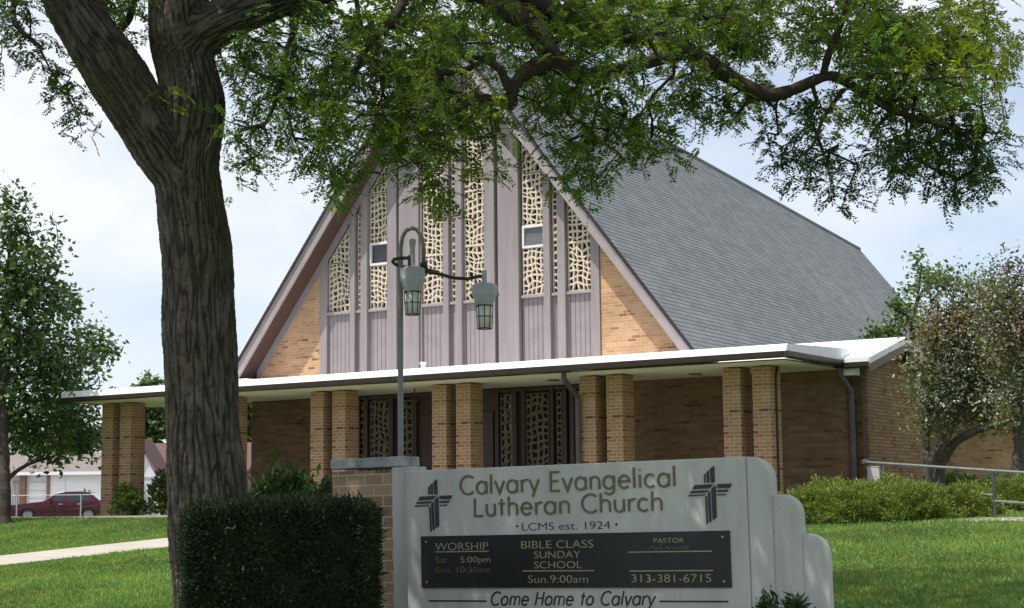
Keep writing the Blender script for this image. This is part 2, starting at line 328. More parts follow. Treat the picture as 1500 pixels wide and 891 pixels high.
class Skel:
    """branch skeleton: main limbs are given, twigs are grown out to where the leaves hang"""
    def __init__(s): s.p = []; s.par = []; s.r = []
    def path(s, pts, rad, start=-1, step=0.14):
        pts = [np.array(p, float) for p in pts]; prev = start; r0 = None
        for i, p in enumerate(pts):
            if i == 0:
                s.p.append(p); s.par.append(prev); s.r.append(rad[0]); prev = len(s.p) - 1; continue
            a = pts[i - 1]; k = max(1, int(np.linalg.norm(p - a) / step))
            for j in range(1, k + 1):
                t = j / k; s.p.append(a + (p - a) * t); s.par.append(prev); s.r.append(rad[i - 1] + (rad[i] - rad[i - 1]) * t); prev = len(s.p) - 1
        return prev
    def smooth_path(s, pts, rad, start=-1, step=0.12):
        P = [np.array(p, float) for p in pts]; out = []; rr = []
        for i in range(len(P) - 1):
            p0 = P[max(i - 1, 0)]; p1 = P[i]; p2 = P[i + 1]; p3 = P[min(i + 2, len(P) - 1)]
            for t in np.linspace(0, 1, 6)[:-1]:
                out.append(0.5 * ((2 * p1) + (p2 - p0) * t + (2 * p0 - 5 * p1 + 4 * p2 - p3) * t * t + (3 * p1 - p0 - 3 * p2 + p3) * t ** 3)); rr.append(rad[i] + (rad[i + 1] - rad[i]) * t)
        out.append(P[-1]); rr.append(rad[-1]); return s.path(out, rr, start, step)
    def grow(s, targets, rng, tip=0.004, step=0.16, sag=0.1, wig=0.06):
        n0 = len(s.p); P = np.array(s.p); cnt = {}
        order = np.argsort(np.min(np.linalg.norm(targets[:, None] - P[None, ::3], axis=2), 1)); tips = []
        buf = np.zeros((len(P) + len(targets) * 40, 3)); buf[:len(P)] = P; m = len(P)
        for ti in order:
            t = targets[ti]; d = np.linalg.norm(buf[:m] - t, axis=1); j = int(np.argmin(d)); a = buf[j].copy(); k = max(1, int(d[j] / step)); prev = j
            mid = (a + t) / 2 + rng.normal(0, wig, 3) * d[j] + np.array([0, 0, sag * d[j]])
            for q in range(1, k + 1):
                x = q / k; p = a * (1 - x) ** 2 + 2 * mid * x * (1 - x) + t * x * x
                if q < k: p = p + rng.normal(0, 0.012, 3)
                s.p.append(p); s.par.append(prev); s.r.append(0.0)
                if m < len(buf): buf[m] = p; m += 1
                prev = len(s.p) - 1
            tips.append(prev)
        w_ = np.zeros(len(s.p))
        for i in tips: w_[i] += 1
        for i in range(len(s.p) - 1, -1, -1):
            if s.par[i] >= 0: w_[s.par[i]] += w_[i]
        for i in range(n0, len(s.p)): s.r[i] = tip * max(1, w_[i]) ** 0.42
        return tips
    def mesh(s, mb, rmin=0.0, n=5, lo=0):
        s.r = [q * (1 + .22 * noise.noise(Vector(p) * 6) + .12 * noise.noise(Vector(p) * 17)) if q > .015 else q for p, q in zip(s.p, s.r)]
        for i in range(lo, len(s.p)):
            j = s.par[i]
            if j < 0 or s.r[i] < rmin: continue
            a, b = Vector(s.p[j]), Vector(s.p[i]); d = b - a
            if d.length < 1e-5: continue
            d.normalize(); x = d.cross(Vector((0, 0, 1)))
            if x.length < 0.1: x = d.cross(Vector((1, 0, 0)))
            x.normalize(); y = d.cross(x)
            ra = min(s.r[j], s.r[i] * 1.5) if s.r[j] > 0 else s.r[i]; i0 = len(mb.v)
            nn = n if s.r[i] > 0.012 else 4
            for c, r in ((a, ra), (b, s.r[i])):
                for k in range(nn): an = k / nn * math.tau; mb.v.append(tuple(c + (x * math.cos(an) + y * math.sin(an)) * r))
            for k in range(nn): mb.f.append((i0 + k, i0 + (k + 1) % nn, i0 + nn + (k + 1) % nn, i0 + nn + k)); mb.t.append(None)

# ------------------------------------------------------------------ ground, paths, road
mb = MB(); us = list(np.linspace(-300, 300, 25)); vs = [-90, -60, -34, -28, -24, -22, -20, -18.5, -17, -15, -13, -11, -8, -6, -4, -2.5, -1.2, 0, 3, 8, 15, 22, 40, 80, 200, 500, 1500]
for i in range(len(us) - 1):
    for j in range(len(vs) - 1):
        a, b = us[i], us[i + 1]; c, d = vs[j], vs[j + 1]; zc, zd = np.interp(c, GV, GZ) - O[2], np.interp(d, GV, GZ) - O[2]
        mb.face([(a, c, zc), (b, c, zc), (b, d, zd), (a, d, zd)])
g = mb.build('ground', M['turf']); g.location = O; g.rotation_euler = (0, 0, YAW); g['kind'] = 'structure'
def strip(name, pts_l, pts_r, lift, mat, joint=0.0):
    mb = MB()
    def P(q): u, v = q; return np.array((u, v, np.interp(v, GV, GZ) - O[2] + lift))
    for (a, b), (c, d) in zip(zip(pts_l, pts_l[1:]), zip(pts_r, pts_r[1:])):
        A, B, Cc, D = P(a), P(b), P(c), P(d); t = joint / max(1e-3, np.linalg.norm(B - A)); B = A + (B - A) * (1 - t); D = Cc + (D - Cc) * (1 - t); dn_ = np.array([0, 0, -.12])
        mb.face([A, Cc, D, B])
        for x, y in ((A, B), (B, D), (D, Cc), (Cc, A)): mb.face([x, y, y + dn_, x + dn_])
    o = mb.build(name, mat); o.location = O; o.rotation_euler = (0, 0, YAW); o['kind'] = 'structure'; return o
DU, DV = 1.175, 2.94
WL = []; WR = []
for v in np.arange(-21, -1.3, 1.22):
    WL.append((6.62 + (v + 8.64) * DU / DV, v)); WR.append((8.14 + (v + 9.92) * DU / DV, v))
strip('sidewalk', WL, WR, 0.02, M['walk'], 0.018)      # poured flag by flag, with open joints
strip('path', [(21.6, -2.55), (40, -3.6)], [(21.6, -3.1), (40, -4.2)], 0.03, M['walk'])
def sheet(name, xs, ys, lift, mat):
    mb = MB()
    for a, b in zip(xs, xs[1:]):
        for c, d in zip(ys, ys[1:]): mb.face([(x, y, float(gz(x, y)) + lift) for x, y in ((a, c), (b, c), (b, d), (a, d))])
    o = mb.build(name, mat); o['kind'] = 'structure'; return o
sheet('road', list(np.arange(-90, -13, 2.0)), list(np.arange(75.5, 84.1, .85)), 0.03, M['asphalt'])
sheet('driveway', list(np.arange(-60, -13, 2.0)), list(np.arange(84.05, 96, 1.0)), 0.03, M['walk'])
def off_walk(x, y):
    u = (x - O[0]) * U[0] + (y - O[1]) * U[1]; v = (x - O[0]) * V[0] + (y - O[1]) * V[1]
    l = 6.62 + (v + 8.64) * DU / DV; r = 8.14 + (v + 9.92) * DU / DV
    return ((u < l - 0.02) | (u > r + 0.02)) & (v < -1.4)

# ------------------------------------------------------------------ the church
church = empty('church', O, YAW, 'brick church with a steep slate-grey gable roof, mauve lattice-windowed front and flat white portico', 'church')
UC = 8.92
SW = 1.27                                             # rise per metre of half-width
def rake_wall(u): return 10.45 - SW * abs(u - UC)     # where the gable wall meets the soffit
VG = 2.0
# gable wall: brick outer triangles, recessed mauve centre
mb = MB(); F = lambda a, b, d: (a, d, b)
mb.prism([(3.2, 2.7), (5.07, 2.7), (5.07, rake_wall(5.07) + .1), (3.2, rake_wall(3.2) + .1)], F, VG, VG + .3)
mb.build('gable_wall', M['brick'], church); mb = MB()
mb.prism([(12.70, 2.7), (14.64, 2.7), (14.64, rake_wall(14.64) + .1), (12.70, rake_wall(12.70) + .1)], F, VG, VG + .3)
mb.build('gable_wall', M['brick'], church)
WINS = [(5.32, 6.0, 'A'), (6.17, 6.32, 'n'), (6.53, 7.09, 'B'), (8.05, 8.66, 'C'), (8.83, 8.99, 'n'), (9.19, 9.77, 'D'), (10.73, 11.31, 'E'), (11.5, 11.66, 'n'), (11.88, 12.48, 'F')]
SILL = 4.70
mb = MB()                                             # grooved siding under and beside the windows
for a, b, k in WINS: MB().box(a - .02, b + .02, VG + .055, VG + .12, 2.7, SILL - .05).build('siding_panel', M['grooved'], church)
mb = MB()
mb.prism([(5.07, 2.7), (12.7, 2.7), (12.7, rake_wall(12.7)), (UC, rake_wall(UC)), (5.07, rake_wall(5.07))], F, VG + .22, VG + .3)
mb.build('backing_wall', M['purple'], church)
def fin(a, b, v0):
    m = MB(); p = [(a, 2.7), (b, 2.7), (b, rake_wall(b) + .05)]
    if a < UC < b: p.append((UC, rake_wall(UC) + .05))
    p.append((a, rake_wall(a) + .05)); m.prism(p, F, v0, VG + .218)
    return m.build('mullion', M['purple'], church, bevel=0.008)
for a, b, d in [(5.075, 5.3, .02), (6.0, 6.15, .055), (6.32, 6.51, .055), (7.09, 7.36, .055), (7.42, 7.98, .045), (7.985, 8.035, .0), (8.66, 8.81, .055), (8.99, 9.17, .055),
                (9.77, 10.05, .055), (10.14, 10.68, .055), (11.31, 11.48, .055), (11.66, 11.86, .055), (12.48, 12.695, .04)]:
    fin(a, b, VG - d)
def lattice(mb, a, b, z0, zt, y0, y1, cw, rng, fill=0.74):
    """irregular openwork: warped cells, each a ring of bars round a hole"""
    nx = max(1, round((b - a) / cw)); top = max(zt(a), zt(b)); nz_ = max(1, round((top - z0) / (cw * 1.08)))
    P = {}
    for i in range(nx + 1):
        for j in range(nz_ + 1):
            x = a + (b - a) * i / nx; z = z0 + (top - z0) * j / nz_
            if 0 < i < nx: x += rng.uniform(-.36, .36) * cw
            if 0 < j < nz_: z += rng.uniform(-.42, .42) * cw + 0.05 * math.sin(x * 7 + z * 2.3)
            P[i, j] = (x, z)
    for i in range(nx):
        for j in range(nz_):
            c = [P[i, j], P[i + 1, j], P[i + 1, j + 1], P[i, j + 1]]
            cz = sum(q[1] for q in c) / 4; cx = sum(q[0] for q in c) / 4
            if all(z > zt(x) for x, z in c): continue
            c = [(x, min(z, zt(x))) for x, z in c]
            cx = sum(q[0] for q in c) / 4; cz = sum(q[1] for q in c) / 4
            k = fill * rng.uniform(.88, 1.06)
            inn = [(cx + (x - cx) * k, cz + (z - cz) * k) for x, z in c]
            for q in range(4):
                r = (q + 1) % 4
                mb.face([(c[q][0], y0, c[q][1]), (c[r][0], y0, c[r][1]), (inn[r][0], y0, inn[r][1]), (inn[q][0], y0, inn[q][1])])
                mb.face([(inn[q][0], y0, inn[q][1]), (inn[r][0], y0, inn[r][1]), (inn[r][0], y1, inn[r][1]), (inn[q][0], y1, inn[q][1])])
rng = random.Random(3)
def window(a, b, k):
    zt = lambda u: rake_wall(u) + 0.06
    top = min(zt(a), zt(b))
    m = MB(); p = [(a - .02, SILL - .05), (b + .02, SILL - .05), (b + .02, zt(b))] + ([(UC, zt(UC))] if a < UC < b else []) + [(a - .02, zt(a))]
    wn = m.prism(p, F, VG + .125, VG + .16).build('window', M['glass'], church)
    cw = 0.115 if k != 'n' else 0.14
    segs = [(SILL, 99)]
    if k == 'B': segs = [(SILL, on(555, 388, 1, VG)[2]), (on(555, 355, 1, VG)[2], 99)]
    if k == 'E': segs = [(SILL, on(783, 362, 1, VG)[2]), (on(783, 329, 1, VG)[2], 99)]
    for z0, z1 in segs:
        m = MB(); z = z0; step = {'A': 1.15, 'F': 1.05, 'C': 1.1, 'D': 1.22}.get(k, 1.15)
        while z < min(max(zt(a), zt(b)), z1) - .05:
            e = min(z + step, z1)
            lattice(m, a, b, z, lambda u, e=e: min(zt(u), e), VG + .045, VG + .115, cw, rng)
            if e < min(top, z1) - .1: m.box(a, b, VG + .035, VG + .115, e - .012, e + .022)
            z = e + .022
        m.build('lattice', M['cream'], wn)
    MB().box(a - .01, b + .01, VG - .02, VG + .11, SILL - .06, SILL - .002).build('sill', M['fascia'], wn)
    if k in 'BE':
        z0, z1 = segs[0][1], segs[1][0]; fr = MB()
        fr.box(a + .0, b, VG + .02, VG + .11, z0, z0 + .05).box(a, b, VG + .02, VG + .11, z1 - .05, z1).box(a, a + .045, VG + .02, VG + .11, z0 + .05, z1 - .05).box(b - .045, b, VG + .02, VG + .11, z0 + .05, z1 - .05)
        fr.build('vent_frame', M['alu'], wn)
        pm = MB().box(a + .045, b - .045, VG + .075, VG + .10, z0 + .05, z1 - .05)
        if k == 'E': pm.box(a + .045, b - .045, VG + .055, VG + .07, z0 + .06, (z0 + z1) / 2)
        pm.build('vent_pane', M['screen'] if k == 'E' else M['glass'], wn)
for a, b, k in WINS: window(a, b, k)

# main roof: two planes whose ridge falls gently to the rear; shingle courses stand as real laps
RF, RB = 1.40, 26.66; ZRF, ZRB, ZE = 11.16, 8.90, 2.95
def roof_pt(side, s, v_t):    # s: 0 ridge..1 eave, v_t: 0 front..1 back
    v = RF + (RB - RF) * v_t; zr = ZRF + (ZRB - ZRF) * v_t; h = (zr - ZE) / SW
    return np.array([UC + side * h * s, v, zr - (zr - ZE) * s])
mb = MB()
for side in (-1, 1):
    n = Vector((side * SW, 0, 1)).normalized(); lev = roof_pt(side, 1, 1) - roof_pt(side, 1, 0)
    # rows run level: z constant from front to the ridge or the back
    dz = 0.127 * SW / math.sqrt(1 + SW * SW)
    z = ZE
    while z < ZRF - 1e-3:
        z2 = min(z + dz, ZRF)
        def ends(zz):
            f = UC + side * (ZRF - zz) / SW
            vt = 1.0 if zz <= ZRB else (ZRF - zz) / (ZRF - ZRB)
            zr = ZRF + (ZRB - ZRF) * vt; return Vector((f, RF, zz)), Vector((UC + side * (zr - zz) / SW, RF + (RB - RF) * vt, zz))
        a, b = ends(z); c, d = ends(z2); k = n * 0.007
        q = [a + k, b + k, d, c] if side > 0 else [b + k, a + k, c, d]
        tdir = (b - a) if side > 0 else (a - b)
        mb.face(q, tdir); mb.face([a, b, b + k, a + k] if side > 0 else [b, a, a + k, b + k], tdir)
        z = z2
roof = mb.build('roof', M['shingle'], church)
mb = MB()
for side in (-1, 1):          # roof deck under the shingles
    n = Vector((side * SW, 0, 1)).normalized() * 0.06
    P = [Vector(roof_pt(side, s, t)) - Vector((0, 0, .012)) for s, t in ((0, 0), (1, 0), (1, 1), (0, 1))]; Q = [p - n for p in P]
    mb.face(Q[::-1])
    for i in range(4): j = (i + 1) % 4; mb.face([P[i], P[j], Q[j], Q[i]])
mb.build('roof_deck', M['gutter'], roof)
MB().tube([roof_pt(1, 0, 0) + [0, 0, .0], roof_pt(1, 0, 1) + [0, 0, 0]], 0.06, 8).build('ridge_cap', M['shingle'], roof)
mb = MB(); mb2 = MB(); mb3 = MB()
for side in (-1, 1):
    def R(h, off): return UC + side * h, ZRF - SW * h - off
    h1 = (ZRF - 3.12) / SW
    a0, a1 = R(0, .03), R(h1, .03)
    mb.prism([R(0, .055), R(h1, .055), R(h1, .17), R(0, .17)], F, RF + .022, RF + .08)
    mb.prism([R(0, .17), R(h1, .17), R(h1, .44), R(0, .44)], F, RF + .045, RF + .08)
    mb2.prism([R(0, .39), R(h1, .39), R(h1, .43), R(0, .43)], F, RF + .082, VG + .05)
    for q in (0.0, 0.58):
        mb3.prism([R(0, .47 + .001), R(h1 - .1, .471), R(h1 - .1, .58), R(0, .58)], F, VG - .06, VG - .003)
mb.build('fascia', M['fascia'], roof); mb2.build('soffit', M['soffit_wood'], roof); 
mb3 = MB()
for side in (-1, 1):
    def R(h, off): return UC + side * h, ZRF - SW * h - off
    mb3.prism([R(0, .432), R(5.75, .432), R(5.75, .66), R(0, .66)], F, VG - .05, VG - .004)
mb3.build('frieze_board', M['purple'], church)
mb = MB()                        # white flashing blocks at the foot of each rake
mb.box(UC - 6.28, UC - 5.55, RF - .02, VG, 2.98, 3.22); mb.build('flashing', M['white'], church); mb = MB(); mb.box(UC + 5.7, UC + 6.5, RF - .02, VG, 2.98, 3.12)
mb.build('flashing', M['white'], church)
# nave body under the roof
mb = MB()
mb.prism([(3.25, 0), (14.6, 0), (14.6, 3.0), (3.25, 3.0)], F, 3.0, 3.2)
mb.prism([(UC - 4.5, 0), (UC + 4.5, 0), (UC + 4.5, 2.9), (UC, 8.5), (UC - 4.5, 2.9)], F, 26.2, 26.5)
mb.face([(14.9, 2.0, 0), (13.5, 26.3, 0), (13.5, 26.3, 3.1), (14.9, 2.0, 3.1)]); mb.face([(3.0, 2.0, 0), (4.4, 26.3, 0), (4.4, 26.3, 3.1), (3.0, 2.0, 3.1)])
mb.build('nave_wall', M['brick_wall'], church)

# portico
VW = 1.92
mb = MB()
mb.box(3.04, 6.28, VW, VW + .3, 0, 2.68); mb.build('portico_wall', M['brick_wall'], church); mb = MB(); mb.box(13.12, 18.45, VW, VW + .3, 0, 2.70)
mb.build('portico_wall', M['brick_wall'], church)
MB().box(-.5, 18.2, -1.3, VW - .01, -.3, .02).build('porch_floor', M['walk'], church)
pier0 = None
for u0 in (0.0, 3.24, 6.46, 9.74, 13.33, 16.46):
    for du in (0.0, 0.61):
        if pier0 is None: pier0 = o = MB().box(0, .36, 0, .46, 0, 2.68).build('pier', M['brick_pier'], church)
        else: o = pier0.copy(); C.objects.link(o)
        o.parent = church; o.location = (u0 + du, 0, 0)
def zc(u): return 2.69 + 0.05 * max(0, (u - 9) / 9)     # the gutter line lifts a little to the right
mb = MB()
UR = 18.14
mb.face([(-.28, -.86, 2.70), (UR - .04, -.86, 2.70), (UR - .04, VW, 2.70), (-.28, VW, 2.70)]); mb.face([(-.28, -.86, 2.72), (-.28, VW, 2.72), (UR - .04, VW, 2.72), (UR - .04, -.86, 2.72)])
mb.build('portico_soffit', M['soffit'], church)
mb = MB()
prof = [(-.89, 2.685), (-.985, 2.685), (-1.01, 2.71), (-1.02, 2.80), (-.89, 2.80)]
mb.prism(prof, lambda a, b, d: (d, a, b + (0.05 if d > 5 else 0)), -.31, UR)
mb.prism([(UR - .03, 2.735), (UR + .07, 2.735), (UR + .09, 2.76), (UR + .1, 2.85), (UR - .03, 2.85)], lambda a, b, d: (a, d, b), -1.0, 1.62)
mb.prism([(-.31, 2.685), (-.28, 2.685), (-.28, 2.8), (-.31, 2.8)], lambda a, b, d: (a, d, b), -.985, 2.3)
gut = mb.build('gutter', M['gutter'], church, bevel=0.006)
mb = MB()                        # white membrane roof, edge turned down over the gutter back
def rw(v): return 2.865 + (v + .95) * 0.062
mb.face([(-.35, -.92, 2.95), (UR + .06, -.92, 2.98), (UR + .06, VG, 3.10), (-.35, VG, 3.10)])
mb.face([(-.35, -1.0, 2.80), (UR + .06, -1.0, 2.85), (UR + .06, -.985, 2.88), (-.35, -.985, 2.83)]); mb.face([(-.35, -.985, 2.83), (UR + .06, -.985, 2.88), (UR + .06, -.92, 2.98), (-.35, -.92, 2.95)])
mb.face([(UR + .06, -1.0, 2.85), (UR + .06, VG, 2.86), (UR + .06, VG, 3.10), (UR + .06, -.92, 2.98)])
mb.face([(-.35, VG, 2.8), (-.35, -.97, 2.79), (-.35, -.97, 2.95), (-.35, VG, 3.10)])

mb.build('portico_roof', M['white'], church)
MB().lathe((9.95, -.6, 2.93), [(.05, 0), (.05, .14), (.07, .14), (.07, .19)], 10).build('roof_vent', M['white'], church)
# side wing with its own low gable
RU = 18.74
mb = MB()
mb.prism([(VW, 0), (5.25, 0), (5.25, 2.72), (3.7, 3.22), (VW, 2.72)], lambda a, b, d: (d, a, b), 18.45, 18.15)
mb.build('wing_wall', M['brick_wing'], church)
mb = MB()
rp_ = [(1.62, 2.88), (3.72, 3.43), (5.62, 2.80)]
for (a, za), (b, zb) in zip(rp_, rp_[1:]): mb.face([(15.2, a, za), (RU, a, za), (RU, b, zb), (15.2, b, zb)])
mb.box(UR - .6, RU, 1.60, 1.63, 2.80, 2.885)
for (a, za), (b, zb) in zip(rp_, rp_[1:]): mb.prism([(a, za), (b, zb), (b, zb - .12), (a, za - .12)], lambda p, q, d: (d, p, q), RU - .02, RU + .02)
mb.build('wing_roof', M['white'], church)
mb = MB()
for (a, za), (b, zb) in zip(rp_, rp_[1:]): mb.prism([(a, za - .12), (b, zb - .12), (b, zb - .27), (a, za - .27)], lambda p, q, d: (d, p, q), RU - .03, RU + .012)
mb.build('wing_fascia', M['wingfascia'], church)
mb = MB()
for (a, za), (b, zb) in zip(rp_, rp_[1:]): mb.prism([(a, za - .14), (b, zb - .14), (b, zb - .18), (a, za - .18)], lambda p, q, d: (d, p, q), 18.0, RU - .03)
mb.prism([(1.63, 2.68), (1.57, 2.68), (1.545, 2.71), (1.54, 2.79), (1.63, 2.79)], lambda a, b, d: (d, a, b), UR + .1, RU + .01)
mb.build('wing_gutter', M['gutter'], church)
MB().box(18.2, 18.44, 1.66, 1.9, 2.56, 2.7).build('eave_block', M['soffit'], church)
# downpipes
def flat_pipe(pts, wd, mat=M['downpipe']):
    m = MB(); m.tube(pts, wd, 8); o = m.build('downpipe', mat, church); return o
p1 = on(826, 552, 1, -.85); p2 = on(846, 580, 1, -.08)
flat_pipe([(p1[0], -.85, 2.72), (p1[0], -.85, 2.58), (p2[0], -.07, 2.28), (p2[0], -.07, 2.1), (p2[0], -.07, .02)], 0.055)
pd = on(1247, 600, 1, VW - .1)[0]
flat_pipe([(pd - .12, 1.6, 2.7), (pd - .12, 1.6, 2.58), (pd, VW - .08, 2.25), (pd, VW - .08, 2.1), (pd, VW - .08, -.1)], 0.062)
flat_pipe([(17.45, .30, 2.68), (17.45, .22, 2.5), (17.45, .22, 0)], 0.022, M['gutter'])
for z in (2.05, 1.55): MB().box(pd - .14, pd + .14, VW - .02, VW - .003, z, z + .05).build('pipe_bracket', M['gutter'], church)
# entrance screens and doors
mb = MB(); mb.box(6.28, 13.12, VW + .02, VW + .2, 0, 2.68); mb.build('entrance_backing', M['doorwood'], church)
def screen(a, b, cw):
    fr = MB().box(a - .02, b + .02, VW + .004, VW + .016, .1, 2.6).build('entrance_window', M['glass'], church)
    m = MB(); lattice(m, a, b, .15, lambda u: 2.55, VW - .05, VW, cw, rng, .66); m.build('lattice', M['shaded_tan_lattice'], fr)
for a, b, cw in [(6.34, 6.48, .14), (6.66, 7.2, .14), (7.55, 7.86, .15), (10.22, 10.53, .15), (10.88, 11.45, .14), (11.65, 11.78, .13), (12.1, 12.6, .14)]: screen(a, b, cw)
mb = MB()
for u in (6.3, 6.52, 7.24, 7.48, 7.9, 10.1, 10.56, 10.78, 11.5, 11.82, 12.0, 12.66): mb.box(u, u + .09, VW - .09, VW + .01, 0, 2.67)
mb.box(6.28, 13.12, VW - .07, VW + .012, 2.6, 2.675)
mb.build('entrance_frame', M['doorwood'], church)
for a in (8.12, 9.1):
    d = MB().box(a, a + .93, VW - .05, VW + .01, .03, 2.2).build('door', M['doorwood'], church, bevel=.01)
    hx = a + .82 if a < 9 else a + .08
    MB().tube([(hx, VW - .06, .95), (hx, VW - .11, .97), (hx, VW - .11, 1.2), (hx, VW - .06, 1.22)], .014, 8).build('handle', M['chrome'], d)
hp = on(607, 572, 1, .7)
hl = empty('hanging_bracket_lamp', b2w(hp[0], .7, 2.70), YAW, 'small dark bracket lamp hanging under the cream portico ceiling', 'lamp')
MB().tube([(0, 0, 0), (0, 0, -.1), (.09, 0, -.14), (.1, 0, -.18)], .015, 8).build('bracket', M['lampblack'], hl)
MB().lathe((.02, 0, -.3), [(.10, 0), (.11, .03), (.05, .12), (.02, .14)], 14).build('shade', M['gutter'], hl)
hl.location = b2w(hp[0], .7, 2.70)
for i, (x, y) in enumerate(((810, 557), (1018, 548), (640, 566))):
    q = on(x, y, 2, 2.695)
    cl = empty('ceiling_light', b2w(q[0], q[1], 2.698), YAW, ['round ceiling light recessed over the middle doors of the portico', 'round ceiling light recessed in the portico near its right end', 'round ceiling light recessed over the doors beside the lamp post'][i], 'ceiling light', 'recessed lights in the portico ceiling')
    MB().lathe((0, 0, -.02), [(.11, 0), (.13, .006), (.13, .02)], 18).build('trim_ring', M['gutter'], cl)
    MB().lathe((0, 0, -.026), [(.085, 0), (.09, .004)], 18).build('lens', M['lens'], cl)

# ------------------------------------------------------------------ brick annex behind the crab apple
ax = at(1395, 705, 47)
q = np.array([(ax - O) @ U, (ax - O) @ V])
an = empty('brick_annex', b2w(q[0], q[1], 0), YAW, 'low sunlit brick building seen through the crab apple trees', 'building')
MB().box(-.6, 14, 0, 8, -.4, 2.55).build('wall', M['brick_annex'], an)
mb = MB(); mb.prism([(-.75, 2.56), (8.6, 2.56), (8.6, 2.75), (4, 3.2), (-.75, 2.75)], lambda a, b, d: (d, a, b), -1.1, 14.5); rf = mb.build('roof', M['white'], an)
MB().box(-1.12, 14.5, -.8, -.751, 2.54, 2.78).build('fascia', M['gutter'], rf)

# ------------------------------------------------------------------ the monument sign
SY, SR = math.radians(-30.5), math.radians(0.9)
SX = np.array([math.cos(SY) * math.cos(SR), math.sin(SY) * math.cos(SR), math.sin(SR)]); SN = np.array([-math.sin(SY), math.cos(SY), 0]); SZ = np.cross(SX, SN)
SO = at(850, 820, 14.8)
sign = empty('church_sign', SO, 0, 'grey stepped concrete church sign with bronze lettering, two dark crosses and a black notice board', 'sign')
sign.matrix_world = Matrix(((SX[0], SN[0], SZ[0], SO[0]), (SX[1], SN[1], SZ[1], SO[1]), (SX[2], SN[2], SZ[2], SO[2]), (0, 0, 0, 1)))
def sp(x, y, off=0.0):                 # sight line onto the sign's face, in sign coordinates (right, up)
    r = ray(x, y); t = ((SO - CAM) @ SN + off) / (r @ SN); p = CAM + t * r - SO; return float(p @ SX), float(p @ SZ)
BOT = -1.15
FS = lambda a, b, d: (a, d, b)
def slab(x0, x1, top, rad, y0, y1, name='slab'):
    p = [(x0, BOT), (x1, BOT)]
    if rad: p += [(x1 - rad + rad * math.cos(t), top - rad + rad * math.sin(t)) for t in np.linspace(0, math.pi / 2, 12)]
    else: p += [(x1, top)]
    p.append((x0, top)); return MB().prism(p, FS, y0, y1).build(name, M['concrete'], sign, bevel=0.012)
TOP = 0.832
xL = sp(595, 760)[0]; xA = sp(1093, 720)[0]
slab(xL, xA, TOP, 0, 0.0, .18)
s2, s3, s4 = sp(1127, 700)[0], sp(1170, 760)[0], sp(1211, 840)[0]
slab(xA + .002, s2, TOP - .001, .20, .018, .165)
slab(s2 - .20, s3, sp(1150, 724)[1], .17, .04, .155)
slab(s3 - .17, s4, sp(1190, 782)[1], .17, .062, .145)
# brick pier with concrete end post and coping
pL, pM, pR = sp(489, 720, .15)[0], sp(574, 720, .1)[0], xL
MB().box(pL, pM - .002, .13, .36, BOT, sp(530, 690, .15)[1]).build('brick_pier', M['brick_sign'], sign)
ptop = sp(585, 684, .1)[1]
MB().box(pM, pR - .004, .10, .37, BOT, ptop).build('end_post', M['concrete'], sign, bevel=.012)
c0 = sp(485, 690, .1)[0]; c1 = sp(589, 680, .1)[0]
MB().box(c0, c1, .085, .40, ptop + .002, sp(585, 668.5, .1)[1]).build('coping', M['coping'], sign, bevel=.012)
# notice board
b0 = sp(618.5, 824)[0]; b1 = sp(1071, 820)[0]; bt = sp(840, 781.6)[1]; bb = sp(840, 860.8)[1]
board = MB().box(b0, b1, -.02, -.002, bb, bt).build('notice_board', M['board'], sign, bevel=.003)
mb = MB()
for x in (b0 + .06, b1 - .06):
    for z in (bb + .05, bt - .05): mb.lathe((0, 0, 0), [(.009, 0), (.007, .004)], 8); 
sc_m = MB()
for x in (b0 + .06, b1 - .06):
    for z in (bb + .05, bt - .05):
        k = [(x + .009 * math.cos(a), z + .009 * math.sin(a)) for a in np.linspace(0, math.tau, 9)[:-1]]; MB().prism(k, FS, -.025, -.021).build('screw', M['galv'], board)
